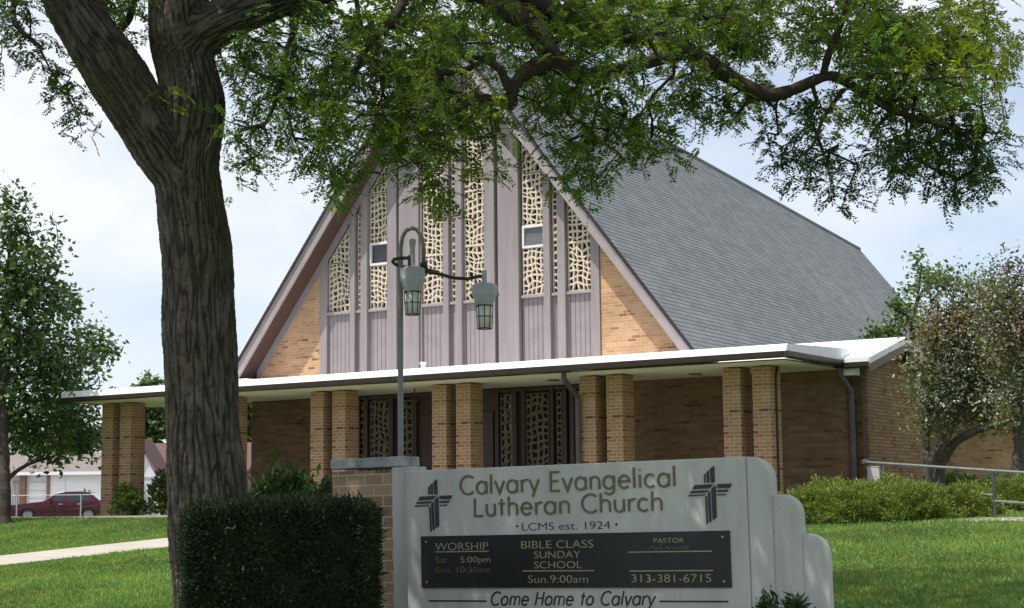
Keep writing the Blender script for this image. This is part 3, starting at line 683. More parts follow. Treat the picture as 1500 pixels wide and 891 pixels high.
# --- single-line lettering in the manner of the cut bronze letters
def arc(cx, cy, rx, ry, a0, a1, n=16): return [(cx + rx * math.cos(math.radians(a)), cy + ry * math.sin(math.radians(a))) for a in np.linspace(a0, a1, n)]
xh = .66
def bowl(cx=.33): return arc(cx, xh / 2, .29, xh / 2, 0, 360, 26)
GL = {'C': (.86, [arc(.5, .5, .46, .5, 48, 312, 26)]), 'a': (.70, [bowl(), [(.62, xh), (.62, 0)]]), 'l': (.18, [[(.07, 0), (.07, 1.04)]]),
      'v': (.56, [[(.0, xh), (.27, 0), (.54, xh)]]), 'r': (.38, [[(.07, 0), (.07, xh)], arc(.36, xh - .29, .29, .29, 180, 78, 9)]),
      'y': (.56, [[(.0, xh), (.28, .02)], [(.56, xh), (.18, -.27)]]), 'E': (.62, [[(.56, 1), (.07, 1), (.07, 0), (.56, 0)], [(.07, .52), (.5, .52)]]),
      'n': (.62, [[(.07, 0), (.07, xh)], arc(.31, xh - .25, .24, .25, 180, 0, 14) + [(.55, 0)]]),
      'g': (.72, [bowl(), [(.62, xh), (.62, -.06)] + arc(.34, -.06, .28, .22, 0, -150, 12)]),
      'e': (.68, [[(.05, xh / 2 + .02), (.61, xh / 2 + .02)] + arc(.33, xh / 2, .28, xh / 2, 4, 318, 24)]), 'i': (.18, [[(.07, 0), (.07, xh)], [(.07, .86), (.07, .93)]]),
      'c': (.58, [arc(.33, xh / 2, .29, xh / 2, 48, 312, 22)]), 'L': (.56, [[(.07, 1), (.07, 0), (.53, 0)]]),
      'u': (.62, [[(.07, xh), (.07, .25)] + arc(.31, .25, .24, .25, 180, 360, 14) + [(.55, xh)], [(.55, .3), (.55, 0)]]), 't': (.40, [[(.19, .92), (.19, 0)], [(.02, xh), (.38, xh)]]),
      'h': (.62, [[(.07, 0), (.07, 1.04)], arc(.31, xh - .25, .24, .25, 180, 0, 14) + [(.55, 0)]]), 'o': (.68, [bowl()]),
      'm': (.98, [[(.07, 0), (.07, xh)], arc(.28, xh - .21, .21, .21, 180, 0, 12) + [(.49, 0)], arc(.70, xh - .21, .21, .21, 180, 0, 12) + [(.91, 0)]]),
      'H': (.76, [[(.07, 0), (.07, 1)], [(.66, 0), (.66, 1)], [(.07, .52), (.66, .52)]]), ' ': (.36, [])}
def letter_line(txt, x0, x1, z0, z1, cap, wd, mat, name, lean=0.0, th=.012, gap=.12, y=0.0):
    tot = sum(GL[c][0] + gap for c in txt) - gap; k = (x1 - x0) / tot; m = MB(); x = 0
    wd0 = wd
    for ch in txt:
        wch, st = GL[ch]
        if ch == ' ': m.build(name, mat, sign); m = MB()
        for si, pl in enumerate(st):
            wd = wd0 * (1 - .05 * si)
            P = []
            for a, b in pl:
                X = x0 + (x + a) * k; P.append(Vector((X + lean * b * cap, z0 + (z1 - z0) * (X - x0) / (x1 - x0) + b * cap)))
            P = [q for i_, q in enumerate(P) if i_ == 0 or (q - P[i_ - 1]).length > 1e-5]
            closed = (P[0] - P[-1]).length < 1e-4; LFT = []; RGT = []; n = len(P)
            for i, p in enumerate(P):
                if closed: d0 = (P[i] - P[i - 1 if i else -2]).normalized(); d1 = (P[i + 1 if i < n - 1 else 1] - P[i]).normalized()
                else: d0 = (P[i] - P[i - 1]).normalized() if i else None; d1 = (P[i + 1] - P[i]).normalized() if i < n - 1 else None
                d0 = d0 or d1; d1 = d1 or d0; nn = Vector((-(d0 + d1).y, (d0 + d1).x)).normalized(); c = max(.35, nn.dot(Vector((-d1.y, d1.x))))
                LFT.append(p + nn * wd / 2 / c); RGT.append(p - nn * wd / 2 / c)
            f = -th + .0011 * si + y; bk = -.0005 + y
            for i in range(n - 1):
                a, b, c, d = LFT[i], LFT[i + 1], RGT[i + 1], RGT[i]
                m.face([(a.x, f, a.y), (d.x, f, d.y), (c.x, f, c.y), (b.x, f, b.y)])
                m.face([(a.x, f, a.y), (b.x, f, b.y), (b.x, bk, b.y), (a.x, bk, a.y)]); m.face([(d.x, bk, d.y), (c.x, bk, c.y), (c.x, f, c.y), (d.x, f, d.y)])
            if not closed:
                for i in (0, n - 1): a, d = LFT[i], RGT[i]; m.face([(a.x, f, a.y), (d.x, f, d.y), (d.x, bk, d.y), (a.x, bk, a.y)])
        x += wch + gap
    return m.build(name, mat, sign)
def zoom3(x, y): return sp(660 + x / 4.286, 680 + y / 4.286)
a = zoom3(62, 191); b = zoom3(1420, 137); letter_line('Calvary Evangelical', a[0], b[0], a[1], b[1] + .0, .165, .0185, M['bronze'], 'lettering', gap=.13)
a = zoom3(148, 326); b = zoom3(1335, 290); letter_line('Lutheran Church', a[0], b[0], a[1], b[1], .158, .0185, M['bronze'], 'lettering', gap=.14)
a = sp(718, 886.5); b = sp(958, 886.5); letter_line('Come Home to Calvary', a[0], b[0], a[1], b[1], .115, .015, M['black'], 'lettering', lean=.24, th=.004)
mb = MB()
for x0, x1, y in ((628, 713, 880.3), (966, 1067, 881)):
    p, q = sp(x0, y), sp(x1, y); MB().box(p[0], q[0], -.004, -.0005, p[1] - .007, p[1] + .007).build('rule', M['black'], sign)
def txt(s, x0, x1, yb, yt, mat, par=None, off=0.0, name='lettering'):
    """a line of plain sans lettering fitted to its measured box"""
    cu = bpy.data.curves.new('t', 'FONT'); cu.body = s; cu.size = 1; cu.extrude = 0.02; cu.offset = -0.010
    o = bpy.data.objects.new('t', cu); C.objects.link(o); dg = bpy.context.evaluated_depsgraph_get(); me = bpy.data.meshes.new_from_object(o.evaluated_get(dg)); bpy.data.objects.remove(o)
    co = np.array([v.co for v in me.vertices]); p0 = sp(x0, yb); p1 = sp(x1, yb); zt = sp((x0 + x1) / 2, yt)[1]; zb = sp((x0 + x1) / 2, yb)[1]
    lo, hi = co[:, 0].min(), co[:, 0].max(); capu = 0.70
    X = p0[0] + (co[:, 0] - lo) / (hi - lo) * (p1[0] - p0[0]); Zz = zb + co[:, 1] / capu * (zt - zb); Y = np.where(co[:, 2] > 0, -.0035 - off, -.0005 - off)
    for v, x, y, z in zip(me.vertices, X, Y, Zz): v.co = (x, y, z)
    me.materials.clear(); me.materials.append(mat); t = bpy.data.objects.new(name, me); C.objects.link(t); t.parent = par or sign; return t
txt('LCMS est. 1924', 765, 894, 776, 764.5, M['black'])
mb = MB()
for x, y in ((757.5, 771), (903, 768.3)):
    p = sp(x, y); k = [(p[0] + .011 * math.cos(a), p[1] + .011 * math.sin(a)) for a in np.linspace(0, math.tau, 13)[:-1]]; MB().prism(k, FS, -.004, -.0005).build('bullet', M['black'], sign)
bo = .0202
for s, x0, x1, yb, yt, mt in (('WORSHIP', 639.5, 717, 806, 794.5, 'gold'), ('Sat.', 640.5, 660, 824.5, 815.5, 'faded'), ('5:00pm', 676.5, 720, 824, 814.8, 'gold'),
                              ('Sun.', 640.5, 664, 839, 830.5, 'faded'), ('10:30am', 671, 720, 838.7, 829.8, 'faded'),
                              ('BIBLE CLASS', 765.5, 871, 803, 791.5, 'gold'), ('SUNDAY', 784.5, 852, 817.5, 807, 'gold'), ('SCHOOL', 784.5, 854, 832.5, 822, 'gold'), ('Sun.9:00am', 775.5, 863.5, 853.8, 842.5, 'gold'),
                              ('PASTOR', 959.5, 1003.5, 795.2, 788.2, 'gold'), ('Mark Arendell', 953, 1010, 805.3, 799.2, 'faded'), ('313-381-6715', 927, 1043.5, 853, 841, 'gold')):
    txt(s, x0, x1, yb, yt, M[mt], board, bo)
mb = MB()
for x0, x1, y in ((640, 718, 808.6), (767.5, 872, 836.6), (922, 1044.5, 808.9), (923.5, 1046, 836.5)):
    p, q = sp(x0, y), sp(x1, y - .6 if y < 830 else y); MB().box(p[0], q[0], -.0235, -.0205, p[1] - .0045, p[1] + .0045).build('rule', M['gold'], board)
# crosses of grouped bars
CR = [[(283, 180), (298, 168), (302, 288), (288, 288)], [(315, 152), (343, 125), (350, 286), (324, 287)], [(362, 108), (412, 68), (422, 284), (372, 285)],
      [(160, 318), (402, 305), (352, 360), (132, 372)], [(118, 395), (345, 384), (312, 414), (94, 425)], [(90, 446), (296, 437), (296, 452), (78, 462)],
      [(458, 304), (642, 298), (620, 352), (456, 356)], [(455, 383), (604, 374), (588, 405), (454, 408)], [(455, 436), (574, 430), (562, 446), (454, 450)],
      [(300, 470), (316, 464), (332, 818), (318, 828)], [(332, 428), (358, 398), (378, 792), (352, 802)], [(378, 366), (432, 318), (446, 738), (398, 770)]]
def cross(ox, oy, k, kx=1.0):
    m = MB()
    for poly in CR: m.prism([sp(ox + x * kx / k, oy + y / k) for x, y in poly][::-1], FS, -.012, -.0005)
    return m.build('emblem', M['black'], sign)
cross(1000, 675, 8.9125); cross(600.5, 695.5, 9.9, .955)

# ------------------------------------------------------------------ lamp post behind the sign
LD = 16.35
def lp(x, y, dd=0.0): return at(x, y, LD + dd)
lb = lp(587, 668); base = np.array([lb[0], lb[1], gz(lb[0], lb[1])])
lamp = empty('lamp_post', base, 0, 'weathered green crook-topped lamp post carrying two lanterns behind the sign', 'street lamp')
loc = lambda p: tuple(np.array(p) - base)
top = lp(586.5, 384)
pts = [(0, 0, -.1), (0, 0, 1.0), loc(lb), loc(top)] + [loc(lp(x, y)) for x, y in ((586.8, 364), (589, 348), (594.5, 338), (603.4, 334), (611.5, 337), (617, 346), (620, 361), (620.6, 388))]
MB().tube(pts, [.034, .030, .027, .026] + [.021] * 8, 12).build('pole', M['polegreen'], lamp, smooth=True)
k = loc(lp(620.6, 388)); MB().lathe((k[0], k[1], k[2] - .03), [(.02, 0), (.038, .015), (.038, .045), (.02, .06)], 12).build('finial', M['lampblack'], lamp, smooth=True)
arm = [(597.5, 378, -.1), (586, 378.5, -.16), (577.5, 380, -.2), (575, 383.5, -.12), (579, 387.5, 0), (590, 390.5, .08), (606, 393, .05), (627, 396.5, 0), (645, 402, -.02), (665, 407.5, -.03), (685, 408.5, -.03), (703, 405, -.02)]
MB().tube([loc(lp(x, y, d)) for x, y, d in arm], .017, 9).build('arm', M['lampblack'], lamp, smooth=True)
k = loc(lp(628, 397)); MB().tube([(k[0] - .07, k[1], k[2] + .01), (k[0] + .09, k[1], k[2] - .02)], .026, 10).build('clamp', M['lampblack'], lamp)
def lantern(x, ytop, yneck, yglass, ybot, stem_y, cell):
    c = lp(x, ytop); c = np.array(loc(c)); s = LD / FOC
    zt, zn, zg, zb = (0, -(yneck - ytop) * s, -(yglass - ytop) * s, -(ybot - ytop) * s)
    W = 19 * s
    h = MB().lathe(tuple(c), [(.02, .03), (W * .55, .022), (W * .97, .0), (W, -.02), (W * .97, zn), (W * .80, zn * .4 + zg * .6), (W * .66, zg + .006), (W * .66, zg)], 20).build('lantern', M['lampgreen'], lamp)
    g = MB().lathe(tuple(c), [(W * .60, zg - .001), (W * .58, zg * .6 + zb * .4), (W * .50, zb + .01), (W * .2, zb + .004)], 14).build('globe', M['lanternglass'], h, smooth=True)
    m = MB()
    for q in range(8):
        a = q / 8 * math.tau; ca, sa = math.cos(a), math.sin(a)
        m.tube([(c[0] + ca * W * .66, c[1] + sa * W * .66, c[2] + zg), (c[0] + ca * W * .56, c[1] + sa * W * .56, c[2] + zb), (c[0] + ca * W * .15, c[1] + sa * W * .15, c[2] + zb - .006)], .0042, 5)
    for zz, rr in ((zg - .01, .65), ((zg + zb) / 2, .61), (zb, .56)):
        m.tube([(c[0] + rr * W * math.cos(a), c[1] + rr * W * math.sin(a), c[2] + zz) for a in np.linspace(0, math.tau, 19)], .0042, 5, cap=False)
    m.build('wire_guard', M['lampblack'], h)
    m = MB().tube([(c[0], c[1], c[2] + .02), (c[0], c[1], c[2] - (stem_y - ytop) * s * 1.0)], .026, 10); m.build('stem', M['lampgreen'], h)
    if cell:
        z = c[2] + (ytop - 366) * s; MB().lathe((c[0], c[1], z), [(.022, 0), (.03, .05), (.034, .07), (.034, .1), (.012, .11)], 12).build('photocell', M['lampgreen'], h)
        MB().box(c[0] - .045, c[0] - .027, c[1] - .03, c[1] + .03, c[2] + .02, c[2] + .13).build('clamp_plate', M['lampblack'], h)
    else:
        kx = c[0] + W * 1.02; MB().lathe((kx, c[1], c[2] + zn - .02), [(.016, 0), (.016, .035)], 8).build('latch', M['lampgreen'], h)
M['lanternglass'] = glass_mat('frosted_lantern_glass', (0.70, 0.71, 0.74), 0.3)
lantern(604.4, 394, 410, 427, 461.5, 366, True); lantern(709.5, 418, 431.5, 447, 482, 396, False)

# ------------------------------------------------------------------ the honey locust
TD = 15.6
def P3(x, y, d): return at(x, y, d)
tb = P3(318, 890, TD); tbase = np.array([tb[0], tb[1], gz(tb[0], tb[1])])
locust = empty('honey_locust_tree', tbase, 0, 'big honey locust with dark furrowed trunk and boughs arching over the church sign', 'tree')
pm = TD / FOC
limbs = []     # (points, radii)
main_p = [tuple(tbase + [0, 0, -.15])] + [P3(x, y, TD) for x, y in ((321, 940), (320, 885), (310, 790), (302, 700), (296.5, 600), (293.5, 500), (290, 400), (279, 300), (271, 245))]
limbs.append((main_p, [.56, .50, .41, .375, .35, .335, .33, .32, .30, .29]))
limbs.append(([P3(x, y, TD) for x, y in ((274, 262), (279, 205), (283, 150), (274, 98), (266, 50), (262, -10), (255, -90), (262, -190), (275, -420), (300, -640))], [.26, .28, .285, .27, .28, .27, .24, .20, .11, .03]))
limbs.append(([P3(x, y, d) for x, y, d in ((268, 262, TD), (243, 225, TD - .05), (213, 178, TD - .1), (178, 122, TD - .15), (140, 62, TD - .2), (102, 0, TD - .25), (70, -70, TD - .3), (20, -160, TD - .4), (-60, -300, TD - .6), (-130, -440, TD - .7))], [.25, .26, .255, .265, .25, .225, .2, .16, .09, .025]))
limbs.append(([P3(x, y, d) for x, y, d in ((268, 75, TD), (300, 48, TD), (345, 22, TD - .1), (400, 0, TD - .2), (470, -24, TD - .4), (560, -52, TD - .6), (640, -44, TD - .8), (700, -16, TD - .9))], [.22, .225, .2, .175, .165, .15, .14, .125]))
mb = MB()
for p, r in limbs: 
    s = Skel(); s.smooth_path(p, r, step=.1)
    mb.tube(s.p, s.r, 20)
tmp = mb.build('trunk_tmp', M['bark'], None, uv=False)
rm = tmp.modifiers.new('r', 'REMESH'); rm.mode = 'VOXEL'; rm.voxel_size = 0.012
sm = tmp.modifiers.new('s', 'SMOOTH'); sm.iterations = 6
me = bpy.data.meshes.new_from_object(tmp.evaluated_get(bpy.context.evaluated_depsgraph_get())); bpy.data.objects.remove(tmp)
# furrows: ridged noise drawn out along whichever limb is nearest
SA = []; SD = []; SE = []; SF = []; SL = []
for li, (p, r) in enumerate(limbs[:4]):
    sk_ = Skel(); sk_.smooth_path(p, r, step=.04); P_ = np.array(sk_.p); T_ = unit(np.gradient(P_, axis=0)); L_ = np.concatenate([[0], np.cumsum(np.linalg.norm(np.diff(P_, axis=0), axis=1))])
    e = np.array([1.0, 0, 0])
    for k in range(len(P_)):
        e = unit(e - T_[k] * (e @ T_[k])); SA.append(P_[k]); SD.append(T_[k]); SE.append(e); SF.append(np.cross(T_[k], e)); SL.append(L_[k] + li * 7.3 - (0 if li == 0 else 0))
SA, SD, SE, SF, SL = map(np.array, (SA, SD, SE, SF, SL))
nv = len(me.vertices); co = np.empty(nv * 3); me.vertices.foreach_get('co', co); co = co.reshape(-1, 3); no = np.empty(nv * 3); me.vertices.foreach_get('normal', no); no = no.reshape(-1, 3)
col = np.zeros((nv, 4)); col[:, 3] = 1
for i in range(nv):
    p = co[i]; j = int(np.argmin(((SA - p) ** 2).sum(1))); off = p - SA[j]; al = SL[j] + off @ SD[j]; ex, ey = off @ SE[j], off @ SF[j]; rr_ = math.hypot(ex, ey) + 1e-6
    an_ = .30; q = np.array([ex / rr_ * an_ , ey / rr_ * an_, 0]); ax_ = np.array([0, 0, 1.0])
    wv = noise.noise_vector(Vector(p) * 5.0) * .22
    n1 = abs(noise.noise(Vector((q[0] * 23, q[1] * 23, al * 2.0)) + wv)); n2 = abs(noise.noise(Vector((q[0] * 11, q[1] * 11, al * 5.2)) + wv + Vector((5, 3, 1)))); n3 = noise.noise(Vector((q[0] * 40, q[1] * 40, al * 9)))
    k1 = min(1, n1 / .26); k2 = min(1, n2 / .11); k1 = k1 * k1 * (3 - 2 * k1); k2 = k2 * k2 * (3 - 2 * k2); lo = noise.noise(Vector(p) * 1.7)
    h = max(0, min(1, k1 * (.62 + .38 * k2) + .22 * n3 * k1))
    co[i] = p + no[i] * (0.027 * (h - .6) + 0.028 * lo + .007 * noise.noise(Vector(p) * 26))
    t = 0.35 + 0.65 * h; mo = max(0, noise.noise(Vector(p) * 1.3 + Vector((9, 2, 4))) - .05)
    gr = np.array([.122, .102, .093]) * t * (1 + .35 * noise.noise(Vector(p) * 5) + .3 * n3); gr = gr * (1 - mo) + np.array([.085, .078, .046]) * mo * (0.6 + .4 * t)
    col[i, :3] = gr
me.vertices.foreach_set('co', co.reshape(-1)); ca = me.color_attributes.new('Col', 'FLOAT_COLOR', 'POINT'); ca.data.foreach_set('color', col.reshape(-1).astype(np.float32)); me.shade_smooth()
# boughs that come down over the sign
sk = Skel()
def bough(pts, start=-1): return sk.smooth_path([P3(x, y, d) for x, y, d, r in pts], [r * d / FOC for x, y, d, r in pts], start)
B0 = 14.1
bough([(690, -22, B0, 18), (733, 5, B0, 18), (778, 36, B0 - .05, 17), (803, 76, B0 - .1, 16), (830, 98, B0 - .1, 15), (857, 111, B0 - .1, 14), (910, 101, B0 - .1, 11), (1000, 78, B0, 9)])
bough([(720, -40, B0, 14), (793, 8, B0 + .2, 13), (853, 30, B0 + .3, 11), (904, 50, B0 + .3, 11), (960, 58, B0 + .3, 12), (1000, 70, B0 + .3, 13), (1050, 100, B0 + .2, 12.5), (1090, 125, B0 + .2, 11.5), (1125, 139, B0 + .2, 11), (1162, 131, B0 + .2, 8.5), (1205, 113, B0 + .2, 8), (1228, 114, B0 + .2, 7.5), (1268, 138, B0 + .2, 6), (1310, 162, B0 + .3, 5), (1355, 176, B0 + .4, 4), (1405, 192, B0 + .5, 3)])
bough([(806, 90, B0 - .1, 15), (785, 99, B0 - .15, 14), (764, 114, B0 - .2, 12.5), (750, 136, B0 - .3, 10), (748, 154, B0 - .35, 8), (716, 145, B0 - .4, 7), (690, 148, B0 - .5, 6.5), (662, 162, B0 - .6, 6), (628, 158, B0 - .7, 4.5), (600, 170, B0 - .7, 3)])
bough([(750, 138, B0 - .3, 7), (740, 118, B0 - .25, 6.5), (731, 100, B0 - .2, 6), (709, 88, B0 - .1, 5), (680, 80, B0, 3.5), (650, 60, B0, 3)])
bough([(709, 90, B0 - .1, 4.5), (668, 106, B0, 5), (614, 104, B0 + .1, 5), (594, 98, B0 + .1, 4), (585, 92, B0 + .1, 3.5), (560, 70, B0 + .2, 3.5), (530, 40, B0 + .3, 3), (520, -20, B0 + .3, 4)])
bough([(1205, 113, B0 + .2, 6), (1212, 85, B0 + .1, 6), (1226, 50, B0, 5.5), (1240, 10, B0 - .1, 5), (1252, -40, B0 - .2, 4)])
bough([(1232, 116, B0 + .2, 5), (1262, 110, B0 + .1, 5), (1300, 112, B0, 4.5), (1345, 100, B0 - .2, 4), (1400, 82, B0 - .4, 3)])
bough([(437, 10, TD - .3, 5), (428, 50, TD - .5, 4.5), (417, 84, TD - .6, 4.2), (409, 130, TD - .7, 4), (399, 160, TD - .7, 3.2), (387, 184, TD - .7, 2.5)])
bough([(1235, 132, B0 + .2, 4), (1222, 150, B0 + .1, 3.5), (1205, 175, B0, 3), (1192, 210, B0 - .1, 2.2), (1170, 232, B0 - .1, 1.5)])
bough([(1310, 162, B0 + .3, 3.5), (1290, 180, B0 + .2, 3), (1275, 200, B0 + .1, 2.2)])
bough([(560, -52, TD - .6, 15), (590, -10, TD - .9, 9), (575, 30, TD - 1.1, 7), (540, 66, TD - 1.2, 5), (515, 110, TD - 1.2, 3.5)])
bough([(178, 110, TD + .1, 8), (165, 60, TD + .6, 7), (190, 25, TD + 1, 6), (200, -20, TD + 1.2, 6)])
bough([(60, -60, TD - .3, 10), (30, -20, TD - .8, 6), (20, 30, TD - 1, 4), (60, 70, TD - 1.1, 3)])
n_bough = len(sk.p)
# upper crown boughs, above the picture
for (ang, rise, ln) in ((0.3, .5, 5.5), (1.2, .6, 4.5), (2.2, .5, 4.8), (3.3, .45, 4.5), (4.2, .5, 4.8), (5.1, .5, 5.2), (5.8, .45, 6.0)):
    a = np.array(P3(265, -80, TD)); d = np.array([math.cos(ang), math.sin(ang) * .9, rise])
    sk.smooth_path([a, a + d * ln * .35 + [0, 0, .5], a + d * ln * .7 + [0, 0, .8], a + d * ln + [0, 0, .7]], [.16, .12, .08, .03])
rg = np.random.default_rng(11)
# where leaf sprays hang: (x, y, rx, ry, depth, spread, count, tone)
ZN = [(380, 130, 62, 105, 15.3, .7, 52, 1), (355, 215, 34, 36, 15.2, .4, 10, 1), (455, 70, 60, 80, 15.2, .9, 55, 1), (470, 190, 48, 70, 15.0, .6, 36, 1), (530, 120, 70, 95, 14.9, .9, 64, 0), (495, 255, 40, 38, 14.6, .4, 15, 1),
      (600, 60, 90, 70, 14.8, 1.0, 70, 0), (620, 160, 80, 70, 14.5, .7, 56, 0), (655, 235, 46, 62, 14.3, .4, 20, 0), (560, 220, 45, 45, 14.4, .4, 12, 0), (690, 110, 80, 80, 14.5, .9, 52, 0), (715, 205, 22, 60, 14.3, .4, 8, 0),
      (830, 160, 80, 72, 14.4, .6, 62, 0), (855, 240, 36, 40, 14.3, .4, 14, 1), (925, 178, 55, 50, 14.5, .5, 32, 0), (965, 215, 36, 26, 14.5, .3, 7, 0), (880, 60, 120, 60, 14.8, 1.0, 90, 0), (780, 25, 120, 45, 14.9, 1.2, 60, 0),
      (1000, 30, 130, 50, 14.9, 1.1, 90, 0), (1040, 135, 80, 42, 14.8, .6, 46, 0), (1130, 35, 90, 55, 14.9, 1.0, 62, 0), (1250, 45, 100, 60, 14.9, 1.0, 85, 0), (1330, 90, 90, 70, 14.8, .8, 70, 1), (1400, 60, 80, 70, 14.6, .8, 60, 2), (1430, 95, 52, 75, 14.4, .5, 34, 2),
      (1290, 155, 80, 40, 15.0, .5, 26, 0), (1175, 190, 55, 50, 15.0, .4, 22, 3), (1165, 240, 42, 24, 15.0, .3, 8, 3), (1235, 245, 45, 40, 14.9, .4, 15, 3), (1228, 285, 20, 14, 14.9, .2, 3, 3), (1350, 200, 90, 48, 15.1, .5, 46, 3), (1420, 235, 52, 48, 15.1, .4, 28, 3), (1330, 245, 55, 28, 15.1, .3, 10, 3), (1395, 275, 30, 16, 15.1, .3, 6, 3), (1450, 190, 26, 40, 15, .4, 9, 3),
      (20, 55, 30, 40, 14.6, .4, 9, 3), (70, 85, 26, 26, 14.6, .3, 6, 3), (95, 135, 22, 30, 14.5, .2, 5, 3), (120, 185, 18, 22, 14.5, .2, 4, 3), (30, 15, 40, 20, 14.7, .5, 8, 3), (180, 25, 32, 40, 16.6, .5, 22, 0), (155, 5, 40, 20, 16.6, .5, 8, 0), (345, 70, 34, 40, 15.8, .5, 14, 0), (255, 148, 12, 12, 15.1, .1, 2, 2)]
T = []; tone = []
for (x, y, rx_, ry_, d, sp_, n, tn) in ZN:
    for _ in range(int(n * .86)):
        a = rg.uniform(0, math.tau); r = math.sqrt(rg.uniform(0, 1)); T.append(P3(x + rx_ * r * math.cos(a), y + ry_ * r * math.sin(a), d + rg.normal(0, sp_))); tone.append(tn)
n_vis = len(T)
crown_c = np.array(P3(430, -300, 15.0))
for _ in range(1200):                                    # the rest of the crown, overhead
    a = rg.uniform(0, math.tau); r = math.sqrt(rg.uniform(0, 1)); p = np.array([crown_c[0] + 2.1 + 4.9 * r * math.cos(a), crown_c[1] - .1 + 5.3 * r * math.sin(a), 0]); p[2] = 7.1 + 3.2 * rg.uniform(0, 1) * (1.15 - r * r)
    T.append(p); tone.append(0)
for _ in range(260):                                     # and over its western limb
    T.append(np.array([-5.2, 15.0, 8.6]) + rnd_dirs(1, rg)[0] * rg.uniform(0, 1) ** .4 * np.array([2.2, 2.4, 1.5])); tone.append(0)
T = np.array(T); tone = np.array(tone)
order = rg.permutation(len(T)); tips = []
lo = len(sk.p); sk.grow(T, rg, tip=.0040, step=.17, sag=.06, wig=.09)
mbk = MB(); sk.mesh(mbk, n=7)
tw = bpy.data.meshes.new('t2'); tw.from_pydata(mbk.v, [], mbk.f); ca = tw.color_attributes.new('Col', 'FLOAT_COLOR', 'POINT'); ca.data.foreach_set('color', np.tile([.058, .046, .038, 1], len(mbk.v)).astype(np.float32))
bm = bmesh.new(); bm.from_mesh(me); bm.from_mesh(tw); bm.to_mesh(me); bm.free(); bpy.data.meshes.remove(tw)
me.materials.clear(); me.materials.append(M['bark']); me.name = 'trunk'; me.shade_smooth()
for v in me.vertices: v.co -= Vector(tbase)
tr = bpy.data.objects.new('trunk', me); C.objects.link(tr); tr.parent = locust
# fronds: feathery compound leaves, leaflets in pairs along a drooping stalk
def fronds(base, d, L_, cols, rng, pairs=8, big=1.0):
    n = len(base); side = unit(np.cross(d, unit(np.array([0, 0, 1.0]) + rng.normal(0, .35, (n, 3))))); up = np.cross(side, d)
    Q = []; K = []
    for k in range(pairs):
        t = (k + .7) / pairs; pos = base + d * (L_ * t)[:, None] + np.array([0, 0, -1.0]) * (L_ * .28 * t * t)[:, None]
        for sgn in (-1, 1):
            ld = unit(side * sgn + d * .55 + rng.normal(0, .16, (n, 3)) + np.array([0, 0, -.22])); ln = (.052 * big * (1 - .45 * abs(t - .45)) * rng.uniform(.8, 1.2, n))
            Q.append(leaves(pos, ld, unit(up + rng.normal(0, .35, (n, 3))), ln, ln * .40)); K.append(cols * rng.uniform(.88, 1.12, (n, 1)))
    return np.concatenate(Q), np.concatenate(K)
PAL = {0: [(.105, .17, .036), (.085, .145, .034), (.15, .215, .042), (.09, .15, .044), (.185, .23, .046)], 1: [(.105, .195, .04), (.085, .165, .036), (.145, .225, .048)], 2: [(.23, .28, .04), (.16, .23, .04), (.27, .29, .045)], 3: [(.055, .105, .036), (.07, .125, .038), (.05, .096, .034)]}
reps = np.where(np.arange(len(T)) < n_vis, 7, 5); idx = np.repeat(np.arange(len(T)), reps); vis = idx < n_vis
nb = len(idx); base_ = T[idx] + rg.normal(0, 1, (nb, 3)) * np.where(vis, .075, .22)[:, None]
dr = rg.normal(0, 1, (nb, 3)); dr[:, 2] = dr[:, 2] * .45 - .35; dr = unit(dr)
cl = np.zeros((nb, 3))
for k, pal in PAL.items():
    m_ = tone[idx] == k; cl[m_] = tones(int(m_.sum()), pal, rg, .26)
Lf = np.where(vis, rg.uniform(.11, .20, nb), rg.uniform(.2, .3, nb))
q1, k1 = fronds(base_[vis], dr[vis], Lf[vis], cl[vis], rg, 8, 1.0); q2, k2 = fronds(base_[~vis], dr[~vis], Lf[~vis], cl[~vis], rg, 5, 2.3)
qq = np.concatenate([q1, q2]) - tbase; quads_obj('crown', qq, np.concatenate([k1, k2]), M['leaf'], locust)
# a tuft of new shoots in the fork

# ------------------------------------------------------------------ other trees
def gpt(x, y, d):
    p = at(x, y, d); return np.array([p[0], p[1], gz(p[0], p[1])])
def broad_tree(name, base, trunk_pts, trunk_r, zones, leaf, lw, pal, per, label, cat, group=None, bark=None, seed=5, tip=.006, extra=None, hang=.3, spread=.16, step=.2):
    rng = np.random.default_rng(seed); root = empty(name, base, 0, label, cat, group); s = Skel()
    for p, r in zip(trunk_pts, trunk_r): s.smooth_path(p, r, step=.15)
    T = []; tn = []
    for (c, rad, n, k) in zones:
        v = rnd_dirs(n, rng) * (rng.uniform(0, 1, (n, 1)) ** .42) * np.array(rad); T.append(np.array(c) + v); tn += [k] * n
    T = np.concatenate(T); tn = np.array(tn); s.grow(T, rng, tip=tip, step=step, sag=-.04, wig=.07)
    m = MB(); s.mesh(m, n=8); m.v = [tuple(np.array(v) - base) for v in m.v]; m.build('trunk', bark or M['bark2'], root, smooth=True, uv=False)
    idx = np.repeat(np.arange(len(T)), per); n = len(idx); p = T[idx] + rng.normal(0, spread, (n, 3)); d = rng.normal(0, 1, (n, 3)); d[:, 2] = d[:, 2] * .6 - hang; d = unit(d)
    nrm = unit(rng.normal(0, .8, (n, 3)) + np.array([0, 0, 1.0])); l = leaf * rng.uniform(.6, 1.25, n); col = np.zeros((n, 3))
    for k in set(tn): mk = tn[idx] == k; col[mk] = tones(int(mk.sum()), pal[k], rng, .2)
    quads_obj('crown', leaves(p, d, nrm, l, l * lw) - base, col, M['leaf2'], root); return root
GRN = [(.075, .135, .040), (.063, .118, .038), (.10, .165, .045), (.054, .10, .035)]
